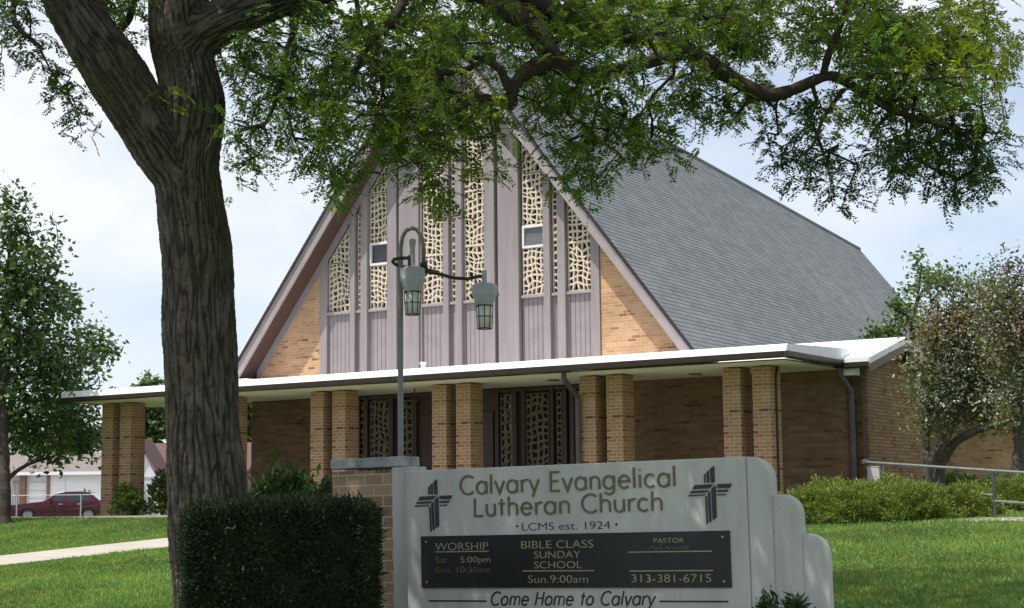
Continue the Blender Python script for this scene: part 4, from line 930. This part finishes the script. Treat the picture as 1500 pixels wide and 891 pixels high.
# young maple on the lawn, its crown reaching back behind the portico's end
b = gpt(6, 768, 38.6)
def Q(x, y, dd=0.0): return at(x, y, 40.2 + dd + max(0, (x - 40)) * .035)
tk = [([b + [0, 0, -.1], at(6, 720, 38.8), at(4, 660, 39.2), at(2, 600, 39.6), Q(6, 500), Q(12, 400), Q(16, 330)], [.18, .15, .14, .125, .08, .05, .02]),
      ([at(6, 708, 38.9), at(25, 690, 39.6), at(50, 677, 40.6), Q(80, 668, 1), Q(110, 650, 1)], [.06, .05, .04, .03, .02]), ([at(4, 680, 39), Q(-30, 640, .3), Q(-70, 600, .5)], [.06, .05, .03]), ([at(4, 640, 39.3), Q(40, 600, .8), Q(80, 560, 1.2)], [.05, .04, .02])]
zn = [(Q(18, 330), (.6, .65, .9), 50, 0), (Q(35, 400), (.9, .95, .95), 95, 0), (Q(45, 470), (1.25, 1.3, 1.1), 145, 0), (Q(-40, 460), (1.5, 1.4, 1.4), 125, 0), (Q(70, 540, .3), (1.35, 1.2, 1.0), 140, 0), (Q(20, 560), (1.6, 1.5, 1.2), 140, 0), (Q(-60, 580), (1.6, 1.5, 1.4), 115, 0),
      (Q(110, 600, .6), (.95, 1.0, .8), 85, 0), (Q(60, 630, .6), (1.4, 1.2, .65), 105, 0), (Q(135, 500, .3), (.5, .55, .6), 32, 0), (Q(155, 515, .3), (.26, .35, .38), 10, 0), (Q(115, 645, .8), (.6, .7, .46), 44, 0), (Q(80, 350), (.26, .35, .45), 8, 0), (Q(85, 440), (.4, .45, .55), 20, 0), (Q(15, 290), (.22, .22, .3), 7, 0), (Q(70, 670, .8), (.5, .5, .24), 14, 0)]
broad_tree('maple_tree', b, [p for p, r in tk], [r for p, r in tk], zn, .16, .62, {0: GRN}, 13, 'young green tree with a slim straight trunk on the sunny lawn before the garages', 'tree', seed=21, tip=.0065)
bt = broad_tree
# bronze crab apples by the wing
CRB = [(.17, .21, .12), (.21, .16, .12), (.15, .20, .09), (.22, .15, .11), (.24, .26, .19), (.13, .19, .075)]; CRBZ = [(.24, .14, .085), (.26, .15, .095), (.20, .14, .085)]; CRG = [(.10, .145, .05), (.12, .16, .055), (.09, .125, .05)]
d0 = 31.0
def Q(x, y, dd=0.0): return at(x, y, d0 + dd)
b = gpt(1374, 725, d0)
tk = [([b + [0, 0, -.1], Q(1376, 690), Q(1384, 668), Q(1402, 646, -.2), Q(1432, 630, -.4), Q(1462, 622, -.6), Q(1490, 612, -.8)], [.14, .115, .105, .09, .07, .05, .03]),
      ([b + [-.18, 0, -.1], Q(1362, 690, -.2), Q(1372, 660, -.3), Q(1388, 640, -.3), Q(1410, 600, -.3), Q(1425, 540, -.2)], [.08, .07, .065, .055, .04, .025]), ([b + [-.3, .1, -.1], Q(1358, 680, .2), Q(1356, 655, .3), Q(1362, 600, .3), Q(1370, 520, .2), Q(1374, 450)], [.09, .075, .07, .06, .04, .02])]
zn = [(Q(1350, 545), (.26, .5, .5), 40, 0), (Q(1356, 605, -.2), (.22, .4, .3), 26, 0), (Q(1415, 530), (.6, .8, .6), 90, 0), (Q(1465, 540), (.5, .8, .8), 90, 0), (Q(1385, 480), (.55, .8, .55), 105, 0), (Q(1370, 540), (.36, .6, .5), 55, 0), (Q(1400, 590), (.55, .7, .42), 75, 0), (Q(1440, 560), (.6, .8, .6), 95, 0), (Q(1450, 480), (.6, .8, .6), 95, 0), (Q(1375, 625), (.26, .5, .22), 26, 0), (Q(1440, 605), (.5, .6, .2), 34, 0), (Q(1362, 500), (.2, .4, .3), 18, 1), (Q(1395, 470, -.4), (.3, .3, .25), 20, 1), (Q(1440, 500, -.5), (.3, .3, .3), 16, 1), (Q(1385, 415), (.5, .5, .16), 40, 2), (Q(1430, 425), (.5, .5, .2), 44, 2), (Q(1368, 560, -.3), (.2, .4, .3), 14, 0)]
bt('crab_apple_tree', b, [p for p, r in tk], [r for p, r in tk], zn, .088, .55, {0: CRB, 1: CRBZ, 2: CRG, 3: CRB}, 15, 'bronze-leaved crab apple with several leaning grey stems beside the wing wall', 'tree', 'crab apples beside the wing', M['crabbark'], 31, .005, spread=.17, step=.16)
d0 = 29.5
b = gpt(1492, 735, d0)
tk = [([b + [0, 0, -.1], Q(1490, 690), Q(1494, 650), Q(1490, 600), Q(1496, 540), Q(1500, 460)], [.15, .12, .11, .10, .07, .03]), ([Q(1493, 640), Q(1515, 590), Q(1540, 520)], [.07, .05, .03])]
zn = [(Q(1490, 450), (.45, .7, .55), 75, 0), (Q(1505, 540), (.6, .8, .7), 120, 0), (Q(1460, 440), (.4, .6, .4), 60, 0), (Q(1470, 500), (.4, .7, .5), 60, 0), (Q(1475, 590), (.35, .6, .35), 40, 0), (Q(1545, 500), (.6, .9, .9), 80, 0), (Q(1485, 400), (.2, .4, .25), 16, 3), (Q(1476, 385), (.08, .1, .15), 4, 2), (Q(1448, 405), (.07, .1, .14), 4, 2), (Q(1490, 480, -.4), (.25, .3, .3), 14, 1), (Q(1500, 610), (.3, .5, .2), 18, 0)]
bt('crab_apple_tree', b, [p for p, r in tk], [r for p, r in tk], zn, .088, .55, {0: CRB, 1: CRBZ, 2: CRG, 3: [(.09, .06, .055), (.1, .07, .06)]}, 15, 'crab apple with one upright trunk and reddish top at the edge of the brick annex', 'tree', 'crab apples beside the wing', M['crabbark'], 37, .005, spread=.17, step=.16)
# loose light green tree behind the wing roof
d0 = 46
b = gpt(1345, 720, d0)
tk = [([b, Q(1342, 600), Q(1336, 500), Q(1345, 430), Q(1350, 390)], [.14, .12, .08, .04, .02]), ([Q(1338, 520), Q(1300, 490), Q(1275, 485)], [.05, .035, .02]), ([Q(1336, 480), Q(1345, 440), Q(1362, 415), Q(1395, 405)], [.06, .045, .03, .015])]
LG = [(.085, .15, .035), (.10, .17, .04), (.07, .125, .035)]
zn = [(Q(1300, 488), (.42, .6, .26), 30, 0), (Q(1318, 455), (.28, .5, .4), 22, 0), (Q(1278, 492), (.2, .3, .12), 8, 0), (Q(1345, 470), (.4, .5, .5), 24, 0), (Q(1350, 400), (.2, .3, .45), 10, 0), (Q(1340, 378), (.12, .2, .16), 3, 0), (Q(1372, 408), (.4, .5, .18), 14, 0), (Q(1330, 425), (.14, .2, .25), 5, 0)]
bt('light_green_tree', b, [p for p, r in tk], [r for p, r in tk], zn, .15, .6, {0: LG}, 13, 'loose light green tree rising behind the white wing roof', 'tree', seed=41, tip=.006, spread=.15)
# far trees beyond the houses
d0 = 118
b = gpt(226, 752, d0)
tk = [([b, Q(226, 680), Q(224, 620), Q(222, 570)], [.4, .33, .25, .1])]
zn = [(Q(222, 570), (1.2, 1.5, 1.0), 40, 0), (Q(210, 600), (1.6, 1.8, 1.2), 60, 0), (Q(240, 620), (1.7, 1.8, 1.4), 65, 0), (Q(200, 640), (1.2, 1.8, 1.3), 45, 0)]
bt('shade_tree', b, [p for p, r in tk], [r for p, r in tk], zn, .42, .7, {0: [(.07, .115, .035), (.085, .135, .04), (.06, .10, .035)]}, 16, 'distant round green tree showing above the portico roof behind the brown-roofed house', 'tree', seed=51, tip=.012, spread=.32, step=.5)
b = gpt(120, 752, d0)
tk = [([b, Q(120, 690), Q(124, 640)], [.4, .3, .1])]
zn = [(Q(120, 645), (2.2, 1.8, .9), 60, 0), (Q(60, 650), (2.4, 1.8, .8), 60, 0)]
bt('shade_tree', b, [p for p, r in tk], [r for p, r in tk], zn, .42, .7, {0: [(.05, .09, .032), (.065, .105, .036)]}, 14, 'distant dark green tree hidden low behind the grey garage roof', 'tree', seed=53, tip=.012, spread=.32, step=.5)

b = gpt(372, 752, 122); d0 = 122
tk = [([b, Q(372, 690), Q(370, 630)], [.4, .3, .1])]
zn = [(Q(366, 600), (1.4, 1.6, 1.3), 60, 0), (Q(385, 630), (1.8, 1.8, 1.4), 60, 0), (Q(350, 640), (1.4, 1.8, 1.3), 50, 0)]
broad_tree('shade_tree', b, [p for p, r in tk], [r for p, r in tk], zn, .42, .7, {0: [(.07, .115, .035), (.085, .135, .04), (.06, .10, .035)]}, 16, 'distant green tree glimpsed in the gap between the locust trunk and the portico wall', 'tree', seed=57, tip=.012, spread=.32, step=.5)

# ------------------------------------------------------------------ shrubs
def mound(name, base, rad, n, ln, wd, pal, label, cat, group=None, seed=1, flat=0.35, mat='yew', up=.45, per=9, square=False, lump=.18):
    """evergreen or leafy mound: sprays of small blades standing out of an uneven body"""
    rng = np.random.default_rng(seed); root = empty(name, base, 0, label, cat, group); rad = np.array(rad)
    if square:
        f = rng.integers(0, 5, n); P = rng.uniform(-1, 1, (n, 3)); 
        for a, (ax_, s) in enumerate(((0, -1), (0, 1), (1, -1), (1, 1), (2, 1))): P[f == a, ax_] = s
        e = .97; P = np.sign(P) * np.minimum(np.abs(P), e) ; nrm = np.zeros((n, 3))
        for a, (ax_, s) in enumerate(((0, -1), (0, 1), (1, -1), (1, 1), (2, 1))): nrm[f == a, ax_] = s
        r_ = np.linalg.norm(np.abs(P) ** 6, axis=1) ** (1 / 6); P = P * (1 / r_)[:, None] ** .8
        lum = np.array([noise.noise(Vector(q * 2.1) + Vector((seed, 0, 0))) + .6 * noise.noise(Vector(q * 6) + Vector((seed, 7, 0))) for q in P]); P = P * (1 + .045 * lum)[:, None]; P[:, 2] += .03 * (1 - P[:, 0] ** 2)
        c0_ = P * rad + np.array([0, 0, rad[2]])
    else:
        v = rnd_dirs(n, rng); v[:, 2] = np.abs(v[:, 2]) ** .8 * 1.0; v = unit(v); nrm = v / rad; nrm = unit(nrm)
        lum = np.array([noise.noise(Vector(q * 3.2) + Vector((seed * 3.1, 0, 0))) for q in v]); lum2 = np.array([noise.noise(Vector(q * 8) + Vector((seed, 4, 0))) for q in v])
        c0_ = v * rad * (1 + lump * lum + lump * .6 * lum2)[:, None] * (rng.uniform(.80, 1.0, n))[:, None]
        nrm = unit(nrm)
    idx = np.repeat(np.arange(n), per); N_ = len(idx); d = unit(nrm[idx] + rng.normal(0, .55, (N_, 3)) + np.array([0, 0, up])); p = c0_[idx] + rng.normal(0, .03, (N_, 3)) - nrm[idx] * rng.uniform(0, .10, (N_, 1))
    p[:, 2] = np.maximum(p[:, 2], 0.01); l = ln * rng.uniform(.55, 1.3, N_) * (1 + 1.1 * (rng.uniform(0, 1, N_) > .975)); col = tones(n, pal, rng, .14)[idx] * rng.uniform(.85, 1.15, (N_, 1))
    quads_obj('foliage', leaves(p, d, rnd_dirs(N_, rng), l, l * wd), col, M[mat], root)
    # twiggy inner body that the sprays grow from
    m = MB(); 
    for k in range(26):
        a = rng.uniform(0, math.tau); t = rng.uniform(.35, .85); e = np.array([math.cos(a) * rad[0] * t, math.sin(a) * rad[1] * t, rad[2] * (1.75 if square else .8) * math.sqrt(max(.05, 1 - t * t * .8))]); m.tube([(0, 0, -.05), tuple(e * .5 + np.array([0, 0, .05])), tuple(e)], [.02, .012, .004], 5)
    m.build('stems', M['bark2'], root); return root
HDG = [(.020, .034, .014), (.017, .030, .014), (.026, .042, .017), (.022, .034, .012)]
hp = at(414, 800, 14.15); hb = np.array([hp[0], hp[1], gz(hp[0], hp[1])])
htop = at(414, 742, 13.7)[2] - hb[2]
hd = mound('clipped_hedge', hb, (.74, .50, htop / 2), 16000, .042, .24, HDG, 'dark clipped square yew hedge in front of the tree trunk and brick sign pier', 'hedge', seed=2, square=True, per=11, up=.5)
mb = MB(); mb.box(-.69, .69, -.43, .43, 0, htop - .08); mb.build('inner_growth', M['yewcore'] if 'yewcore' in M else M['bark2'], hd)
p = at(425, 720, 18.2); bb_ = np.array([p[0], p[1], gz(p[0], p[1])]); ht = at(425, 672, 18.2)[2] - bb_[2]
mound('leafy_bush', bb_, (.88, .55, ht * .93), 1700, .08, .55, [(.045, .085, .022), (.055, .105, .026), (.038, .07, .02)], 'leafy green bush rising behind the dark hedge beside the sign coping', 'shrub', seed=3, mat='leaf2', up=.2, per=10)
YW = [(.165, .225, .042), (.20, .255, .048), (.13, .185, .038), (.225, .27, .052)]
sh = [(1185, 772, 27.6, .62, .75, 'lime green spreading yew shrub nearest the stepped end of the sign'), (1262, 774, 27.2, .72, .88, 'lime green spreading yew shrub in front of the wall corner and downpipe'), (1345, 774, 26.9, .66, .80, 'lime green spreading yew shrub below the start of the handrail'),
      (1412, 772, 26.9, .50, .74, 'lime green spreading yew shrub touching the dark handrail post'), (1500, 766, 28.4, .62, .78, 'lime green spreading yew shrub beyond the handrail at the path'), (1225, 768, 28.6, .6, .86, 'lime green spreading yew shrub set back against the brick wall'), (1310, 768, 28.2, .6, .84, 'lime green spreading yew shrub set back under the wing gable')]
for i, (x, y, d, r, h, lb_) in enumerate(sh):
    p = at(x, y, d); bs = np.array([p[0], p[1], gz(p[0], p[1])]); mound('yew_shrub', bs, (r * 1.06, r * .85, h * .68), 3000, .05, .26, YW, lb_, 'shrub', 'spreading yews along the path', seed=60 + i, per=12, up=.12, lump=.42)
SHR = [(.07, .115, .028), (.09, .135, .032), (.055, .095, .026)]
for i, (x, y, d, r, h, lb_, n) in enumerate([(188, 758, 39.6, .40, .72, 'small leafy shrub at the foot of the outermost pair of brick piers', 150), (238, 758, 39.8, .34, 1.05, 'tall loose shrub in sun beside the locust trunk near the white gable', 150)]):
    p = at(x, y, d); bs = np.array([p[0], p[1], gz(p[0], p[1])]); mound('garden_shrub', bs, (r, r, h), n, .11, .5, SHR, lb_, 'shrub', 'shrubs at the end of the portico', seed=80 + i, mat='leaf2', per=9, lump=.35)
for i, (x, y, d, r, h, lb_) in enumerate([(1400, 728, 31.5, .5, .62, 'low light green plant under the leaning crab apple stems'), (1462, 722, 33, .55, .6, 'low green plant between the crab apples by the annex wall'), (1322, 730, 31.5, .3, .5, 'low green plant by the foot of the wing wall')]):
    p = at(x, y, d); bs = np.array([p[0], p[1], gz(p[0], p[1])]); mound('border_plant', bs, (r, r, h), 160, .12, .55, [(.08, .14, .035), (.1, .17, .045)], lb_, 'plant', 'border plants under the crab apples', seed=90 + i, mat='leaf2', per=9, lump=.3)
for i, (x, y, lb_) in enumerate([(1123, 878, 'small feathery green plant at the foot of the sign face near its step'), (1166, 880, 'wider feathery green plant at the foot of the stepped sign end')]):
    p = at(x, y, 13.35); bs = np.array([p[0], p[1], gz(p[0], p[1])]); h = p[2] - bs[2] + .05
    mound('flower_bed_plant', bs, (.10 + .06 * i, .12, h), 170, .07, .3, [(.035, .07, .025), (.045, .085, .03)], lb_, 'plant', 'plants at the foot of the sign', seed=95 + i, mat='leaf2', per=10, lump=.2)
p = at(125, 748, 90); bs = np.array([p[0], p[1], 1.1]); mound('garage_bush', bs, (.55, .5, 1.35), 140, .2, .5, [(.07, .12, .03), (.09, .14, .035)], 'rounded green bush against the white garage wall behind the car', 'shrub', seed=99, mat='leaf2', per=8)

# ------------------------------------------------------------------ handrail and box at the wing corner
p0 = np.array(b2w(18.62, 1.62, 0)); rail = empty('handrail', p0, 0, 'grey steel pipe handrail running from the wing corner out along the path', 'handrail')
def rl(x, y, d): return tuple(at(x, y, d) - p0)
A_, B_, C_ = at(1268, 677, 31.2), at(1455, 689.5, 26.4), at(1560, 696, 24.2)
MB().tube([tuple(A_ - p0), tuple(B_ - p0), tuple(C_ - p0)], .021, 10).build('top_rail', M['rail'], rail)
posts = [at(1290, 679, 30.5), B_, C_]
for q in posts: MB().tube([tuple(q - p0 - [0, 0, .012]), (q[0] - p0[0], q[1] - p0[1], gz(q[0], q[1]) - p0[2] - .05)], .026, 10).build('post', M['railpost'], rail)
MB().tube([rl(1300, 713, 30.2), rl(1455, 725.5, 26.4)], .018, 8).build('mid_rail', M['rail'], rail)
MB().tube([rl(1455, 734, 26.4), rl(1560, 741, 24.2)], .018, 8).build('mid_rail', M['rail'], rail)
k = tuple(A_ - p0); MB().lathe((k[0], k[1], k[2] - .05), [(.05, 0), (.075, .02), (.075, .07), (.04, .1)], 12).build('wall_flange', M['railpost'], rail)
q = b2w(18.72, 1.55, 0); ub = empty('utility_box', q, YAW, 'pale grey metal box at the brick corner under the handrail', 'utility box')
MB().box(-.02, .22, -.12, .12, -.25, .80).build('cabinet', M['concrete'], ub, bevel=.008); MB().box(-.025, .225, -.125, .125, .80, .815).build('lid', M['concrete'], ub, bevel=.004)
MB().box(.18, .20, -.135, -.12, .35, .45).build('latch', M['railpost'], ub)

# ------------------------------------------------------------------ houses across the road
GA = 93.0
def hz(x, y, d): return at(x, y, d)
gb = at(60, 750, GA); gb = np.array([gb[0], gb[1], 1.1])
gar = empty('white_garage', gb, 0, 'long white garage with grey-brown roof, brick posts and roller door behind the car', 'garage')
def gx(x): return at(x, 720, GA)[0] - gb[0]
def gzh(y): return at(80, y, GA)[2] - gb[2]
EV = gzh(695.5)
MB().box(gx(72), gx(172), 0, 8, -.3, EV).build('wall', M['white_paint'], gar)
MB().box(gx(36), gx(71.5), .25, 8, -.3, EV).build('wall', M['white_paint'], gar)
MB().box(gx(-60), gx(28), .6, 8, -.3, EV).build('wall', M['siding'], gar)
for a, b in ((28.2, 36.2), (67.6, 72.2)): MB().box(gx(a), gx(b), -.08, .4, -.3, EV).build('brick_post', M['brick_far'], gar)
dr_ = MB()
for i in range(5): dr_.box(gx(40), gx(66.5), .17, .245, i * .44 - .1, i * .44 + .325)
dr_.build('roller_door', M['white_paint'], gar, bevel=.015)
wf = MB().box(gx(12), gx(25), .52, .595, .9, 2.1).build('window', M['carglass'], gar)
mb = MB()
for i in range(7): x = gx(12.5 + i * 2); mb.box(x, x + .04, .46, .5, .9, 2.1)
mb.build('window_bar', M['white_paint'], wf)
mb = MB(); mb.prism([(-.55, EV + .02), (-.55, EV + .16), (4, EV + 1.35), (8.5, EV + .16), (8.5, EV + .02)], lambda a, b, d: (d, a, b), gx(-62), gx(176)); mb.build('roof', M['roofgrey'], gar)
MB().box(gx(-62), gx(176), -.62, -.552, EV - .02, EV + .15).build('eave_board', M['white_paint'], gar)
MB().box(gx(94), gx(95.3), -.03, -.003, -.1, EV - .05).build('panel_joint', M['alu'], gar)
HB = 101.0
hb2 = at(290, 750, HB); hb2 = np.array([hb2[0], hb2[1], 1.1]); hs = empty('brown_roofed_house', hb2, 0, 'house with a broad brown roof half hidden behind the locust trunk', 'house')
hx = lambda x: at(x, 690, HB)[0] - hb2[0]
hzz = lambda y: at(290, y, HB)[2] - hb2[2]
E2, R2 = hzz(692), hzz(644)
MB().box(hx(200), hx(362), 0, 9, -.3, E2).build('wall', M['brick_far'], hs)
MB().prism([(-.6, E2), (-.6, E2 + .12), (4.6, R2), (9.8, E2 + .12), (9.8, E2)], lambda a, b, d: (d, a, b), hx(170), hx(366)).build('roof', M['roofbrown'], hs)
HW = 96.0
hb3 = at(190, 750, HW); hb3 = np.array([hb3[0], hb3[1], 1.1]); hw = empty('white_gabled_house', hb3, 0, 'small white gabled building seen between the brick piers and the locust trunk', 'house')
wx = lambda x: at(x, 690, HW)[0] - hb3[0]
wz = lambda y: at(210, y, HW)[2] - hb3[2]
a0, a1, ap = wx(174), wx(229), wz(648)
MB().box(a0 + .1, wx(233), 0, 3.4, -.3, wz(698)).build('wall', M['siding'], hw)
MB().prism([(a0, wz(699)), (a1, wz(699)), ((a0 + a1) / 2, ap)], lambda a, b, d: (a, d, b), -.05, .12).build('gable', M['white_paint'], hw)
mb = MB(); mid = (a0 + a1) / 2
for s_, e in ((-1, a0 - .2), (1, a1 + .25)): mb.prism([(mid, ap + .12), (e, wz(700)), (e, wz(700) + .12), (mid, ap + .26)], lambda a, b, d: (a, d, b), -.35, 3.6)
mb.build('roof', M['roofbrown'], hw)
MB().box(wx(208), wx(226), -.04, -.002, -.1, 1.5).build('door', M['alu'], hw)

# ------------------------------------------------------------------ chain-link fence
FD = 74.0
fb = at(24, 760, FD); fb = np.array([fb[0], fb[1], gz(fb[0], fb[1])]); fe = empty('chain_link_fence', fb, 0, 'low galvanised chain-link fence in front of the burgundy car', 'fence')
p0_, p1_ = at(24, 737, FD) - fb, at(118, 728, FD) - fb; stp = p1_[0] - p0_[0]
for k in range(-3, 5):
    x = k * stp; MB().tube([(x, 0, -.1), (x, 0, 1.22)], .032, 8).build('post', M['galv'], fe)
MB().tube([(-3 * stp, 0, 1.18), (4 * stp, 0, 1.18)], .015, 6).build('top_rail', M['galv'], fe)
mb = MB(); x0_, x1_ = -3 * stp, 4 * stp; n_ = int((x1_ - x0_) / .22)
for i in range(n_):
    for s_ in (1, -1):
        x = x0_ + i * .22; a, b = (x, x + 1.1) if s_ > 0 else (x + 1.1, x)
        mb.face([(a, s_ * .004, .06), (a + .0008, s_ * .004, .06), (b + .0008, s_ * .004, 1.16), (b, s_ * .004, 1.16)])
mb.build('wire_mesh', M['galv'], fe)

# ------------------------------------------------------------------ burgundy car
CD = 80.0
cpx = CD / FOC
c0 = at(48, 765, CD); cb = np.array([c0[0], c0[1], gz(c0[0], c0[1])]); car = empty('parked_car', cb, 0, 'burgundy four-door sedan parked behind the chain-link fence', 'car')
# side outline, x rearwards from the front wheel centre
WB = 2.82; W2 = .88
def CX(x): return (x - 48) * cpx
low = [(-1.02, .30), (-1.06, .48), (-1.04, .66), (-.98, .76), (-.2, .86), (.62, .94), (1.5, .955), (2.6, .955), (3.15, .96), (3.75, .93), (3.98, .86), (4.02, .55), (3.95, .30)]
def arch(cx, r=.36): return [(cx + r * math.cos(a), .30 + r * math.sin(a) - .02) for a in np.linspace(0, math.pi, 10)]
bot = [(3.95, .26)] + [(WB + .36, .26)] + arch(WB) + [(WB - .36, .24), (.36, .24)] + arch(0) + [(-.36, .26), (-1.0, .28)]
outl = low + bot
body = MB()
ins = lambda z: .0 if z < .62 else .05 * (z - .62) / .33
A = [(x, -W2 + ins(z), z) for x, z in outl]; B = [(x, W2 - ins(z), z) for x, z in outl]; n = len(outl)
body.face(A); body.face(B[::-1])
for i in range(n): j = (i + 1) % n; body.face([A[i], B[i], B[j], A[j]])
bd = body.build('body', M['carpaint'], car, bevel=.03)
cabp = [(.62, .93), (1.25, 1.33), (1.62, 1.40), (2.35, 1.41), (2.78, 1.36), (3.32, .95)]
yb, yt_ = .80, .62
yy = lambda z: yb + (yt_ - yb) * (z - .93) / .48
mb = MB(); A = [(x, -yy(z), z) for x, z in cabp]; B = [(x, yy(z), z) for x, z in cabp]; mb.face(A); mb.face(B[::-1])
for i in range(len(cabp)): j = (i + 1) % len(cabp); mb.face([A[i], B[i], B[j], A[j]])
mb.build('cabin', M['carpaint'], car, bevel=.02)
def sidepane(poly, name='side_window'):
    for s_ in (-1, 1):
        m = MB(); m.face([(x, s_ * (yy(z) + .008), z) for x, z in poly][::s_]); m.build(name, M['carglass'], car)
sidepane([(.92, .97), (1.66, .97), (1.66, 1.33), (1.40, 1.31)]); sidepane([(1.74, .97), (2.42, .97), (2.42, 1.335), (1.74, 1.335)]); sidepane([(2.48, .97), (2.95, .97), (2.70, 1.30), (2.48, 1.33)], 'quarter_window')
def pane(a, b, name):
    nx_, nz_ = -(b[1] - a[1]), b[0] - a[0]; l = math.hypot(nx_, nz_); ox, oz = nx_ / l * .008, nz_ / l * .008; m = MB()
    m.face([(a[0] + ox, -yy(a[1]) + .08, a[1] + oz), (b[0] + ox, -yy(b[1]) + .06, b[1] + oz), (b[0] + ox, yy(b[1]) - .06, b[1] + oz), (a[0] + ox, yy(a[1]) - .08, a[1] + oz)]); return m.build(name, M['windscreen'], car)
M['windscreen'] = glass_mat('windscreen_glass', (.32, .38, .40), .08)
pane((.67, .965), (1.22, 1.305), 'windscreen'); pane((2.83, 1.32), (3.27, .985), 'rear_window')
def wheel(cx, y):
    t = MB(); s_ = 1 if y > 0 else -1
    t.prism([(cx + .325 * math.cos(a), .325 + .325 * math.sin(a)) for a in np.linspace(0, math.tau, 29)[:-1]], lambda a, b, d: (a, d, b), y - .1, y + .1)
    wh = t.build('wheel', M['rubber'], car, bevel=.02); h = MB()
    h.prism([(cx + .215 * math.cos(a), .325 + .215 * math.sin(a)) for a in np.linspace(0, math.tau, 25)[:-1]], lambda a, b, d: (a, d, b), y + s_ * .085, y + s_ * .108); h.build('rim', M['hub'], wh, bevel=.008)
for cx in (0, WB):
    for y in (-.77, .77): wheel(cx, y)
mb = MB()
for s_ in (-1, 1): mb.box(-1.0, 3.95, s_ * W2 - .012, s_ * W2 + .012, .50, .545)
mb.build('side_trim', M['rubber'], car)
MB().box(-1.10, -.98, -.86, .86, .38, .55).build('bumper', M['carpaint'], car, bevel=.03); MB().box(3.96, 4.1, -.86, .86, .38, .55).build('bumper', M['carpaint'], car, bevel=.03)
for s_ in (-1, 1):
    MB().box(-1.055, -.98, s_ * .62 - .2, s_ * .62 + .2, .60, .72).build('headlight', M['lens'], car, bevel=.01); MB().box(3.95, 4.03, s_ * .62 - .2, s_ * .62 + .2, .62, .80).build('tail_light', M['redlens'], car, bevel=.01)
MB().box(-1.07, -.99, -.38, .38, .58, .70).build('grille', M['chrome'], car, bevel=.008)
for s_ in (-1, 1): MB().box(.98, 1.12, s_ * .9 - .06, s_ * .9 + .06, .97, 1.07).build('mirror', M['carpaint'], car, bevel=.02)
mb = MB()
for x in (.78, 1.70, 2.55):
    for s_ in (-1, 1): mb.box(x, x + .012, s_ * (W2 + .0015) - .002, s_ * (W2 + .0015) + .002, .30, .62)
mb.build('door_seam', M['rubber'], car)
for x in (1.45, 2.3):
    for s_ in (-1, 1): MB().box(x, x + .16, s_ * W2 - .035, s_ * W2 - .0, .80, .83).build('door_handle', M['chrome'], car)

# ------------------------------------------------------------------ grass on the lawn
def grass_patch(n, xr, yr, px, rng):
    x = rng.uniform(*xr, n); y = yr[0] + (yr[1] - yr[0]) * rng.uniform(0, 1, n) ** 1.5
    u = 750 + FOC * x / y; k = (u > px[0]) & (u < px[1]) & off_walk(x, y); return x[k], y[k]
rg = np.random.default_rng(77)
x1, y1 = grass_patch(120000, (-13, -2), (18.5, 41), (-30, 420), rg); x2, y2 = grass_patch(110000, (1.0, 11), (14.5, 30), (1080, 1560), rg)
x3 = rg.uniform(-26, 26, 240000); y3 = rg.uniform(9, 42, 240000); k3 = off_walk(x3, y3); x3, y3 = x3[k3], y3[k3]      # thinner over the rest of the lawn
gx_ = np.concatenate([x1, x2, x3]); gy_ = np.concatenate([y1, y2, y3]); n = len(gx_)
pts = np.stack([gx_, gy_, gz(gx_, gy_) - .004], 1); idx = np.repeat(np.arange(n), 2); m_ = len(idx)
d = rg.normal(0, .38, (m_, 3)); d[:, 2] = 1; d = unit(d); l = rg.uniform(.035, .075, m_) * (1 + .25 * np.sin(pts[idx, 0] * 1.7) * np.cos(pts[idx, 1] * 1.3))
c = np.array([(.160, .265, .062), (.18, .285, .068), (.14, .24, .056), (.215, .285, .085)])[rg.integers(0, 4, m_)] * rg.uniform(.8, 1.2, (m_, 1))
big = np.array([noise.noise(Vector((a * .5, b * .5, 0))) for a, b in zip(gx_, gy_)])[idx]; big2 = np.array([noise.noise(Vector((a * 2.3, b * 1.1, 4))) for a, b in zip(gx_, gy_)])[idx]; c = c * (1 + .38 * big + .22 * big2)[:, None] * np.stack([1 + .25 * big2, np.ones(m_), 1 - .1 * big2], 1)
nr = rnd_dirs(m_, rg); nr[:, 2] *= .2
gr_o = quads_obj('grass', leaves(pts[idx] + rg.normal(0, .012, (m_, 3)) * [1, 1, 0], d, nr, l, np.full(m_, .013)), c, M['grassb']); tag(gr_o, 'short mown green grass covering the lawn', 'grass', kind='stuff')
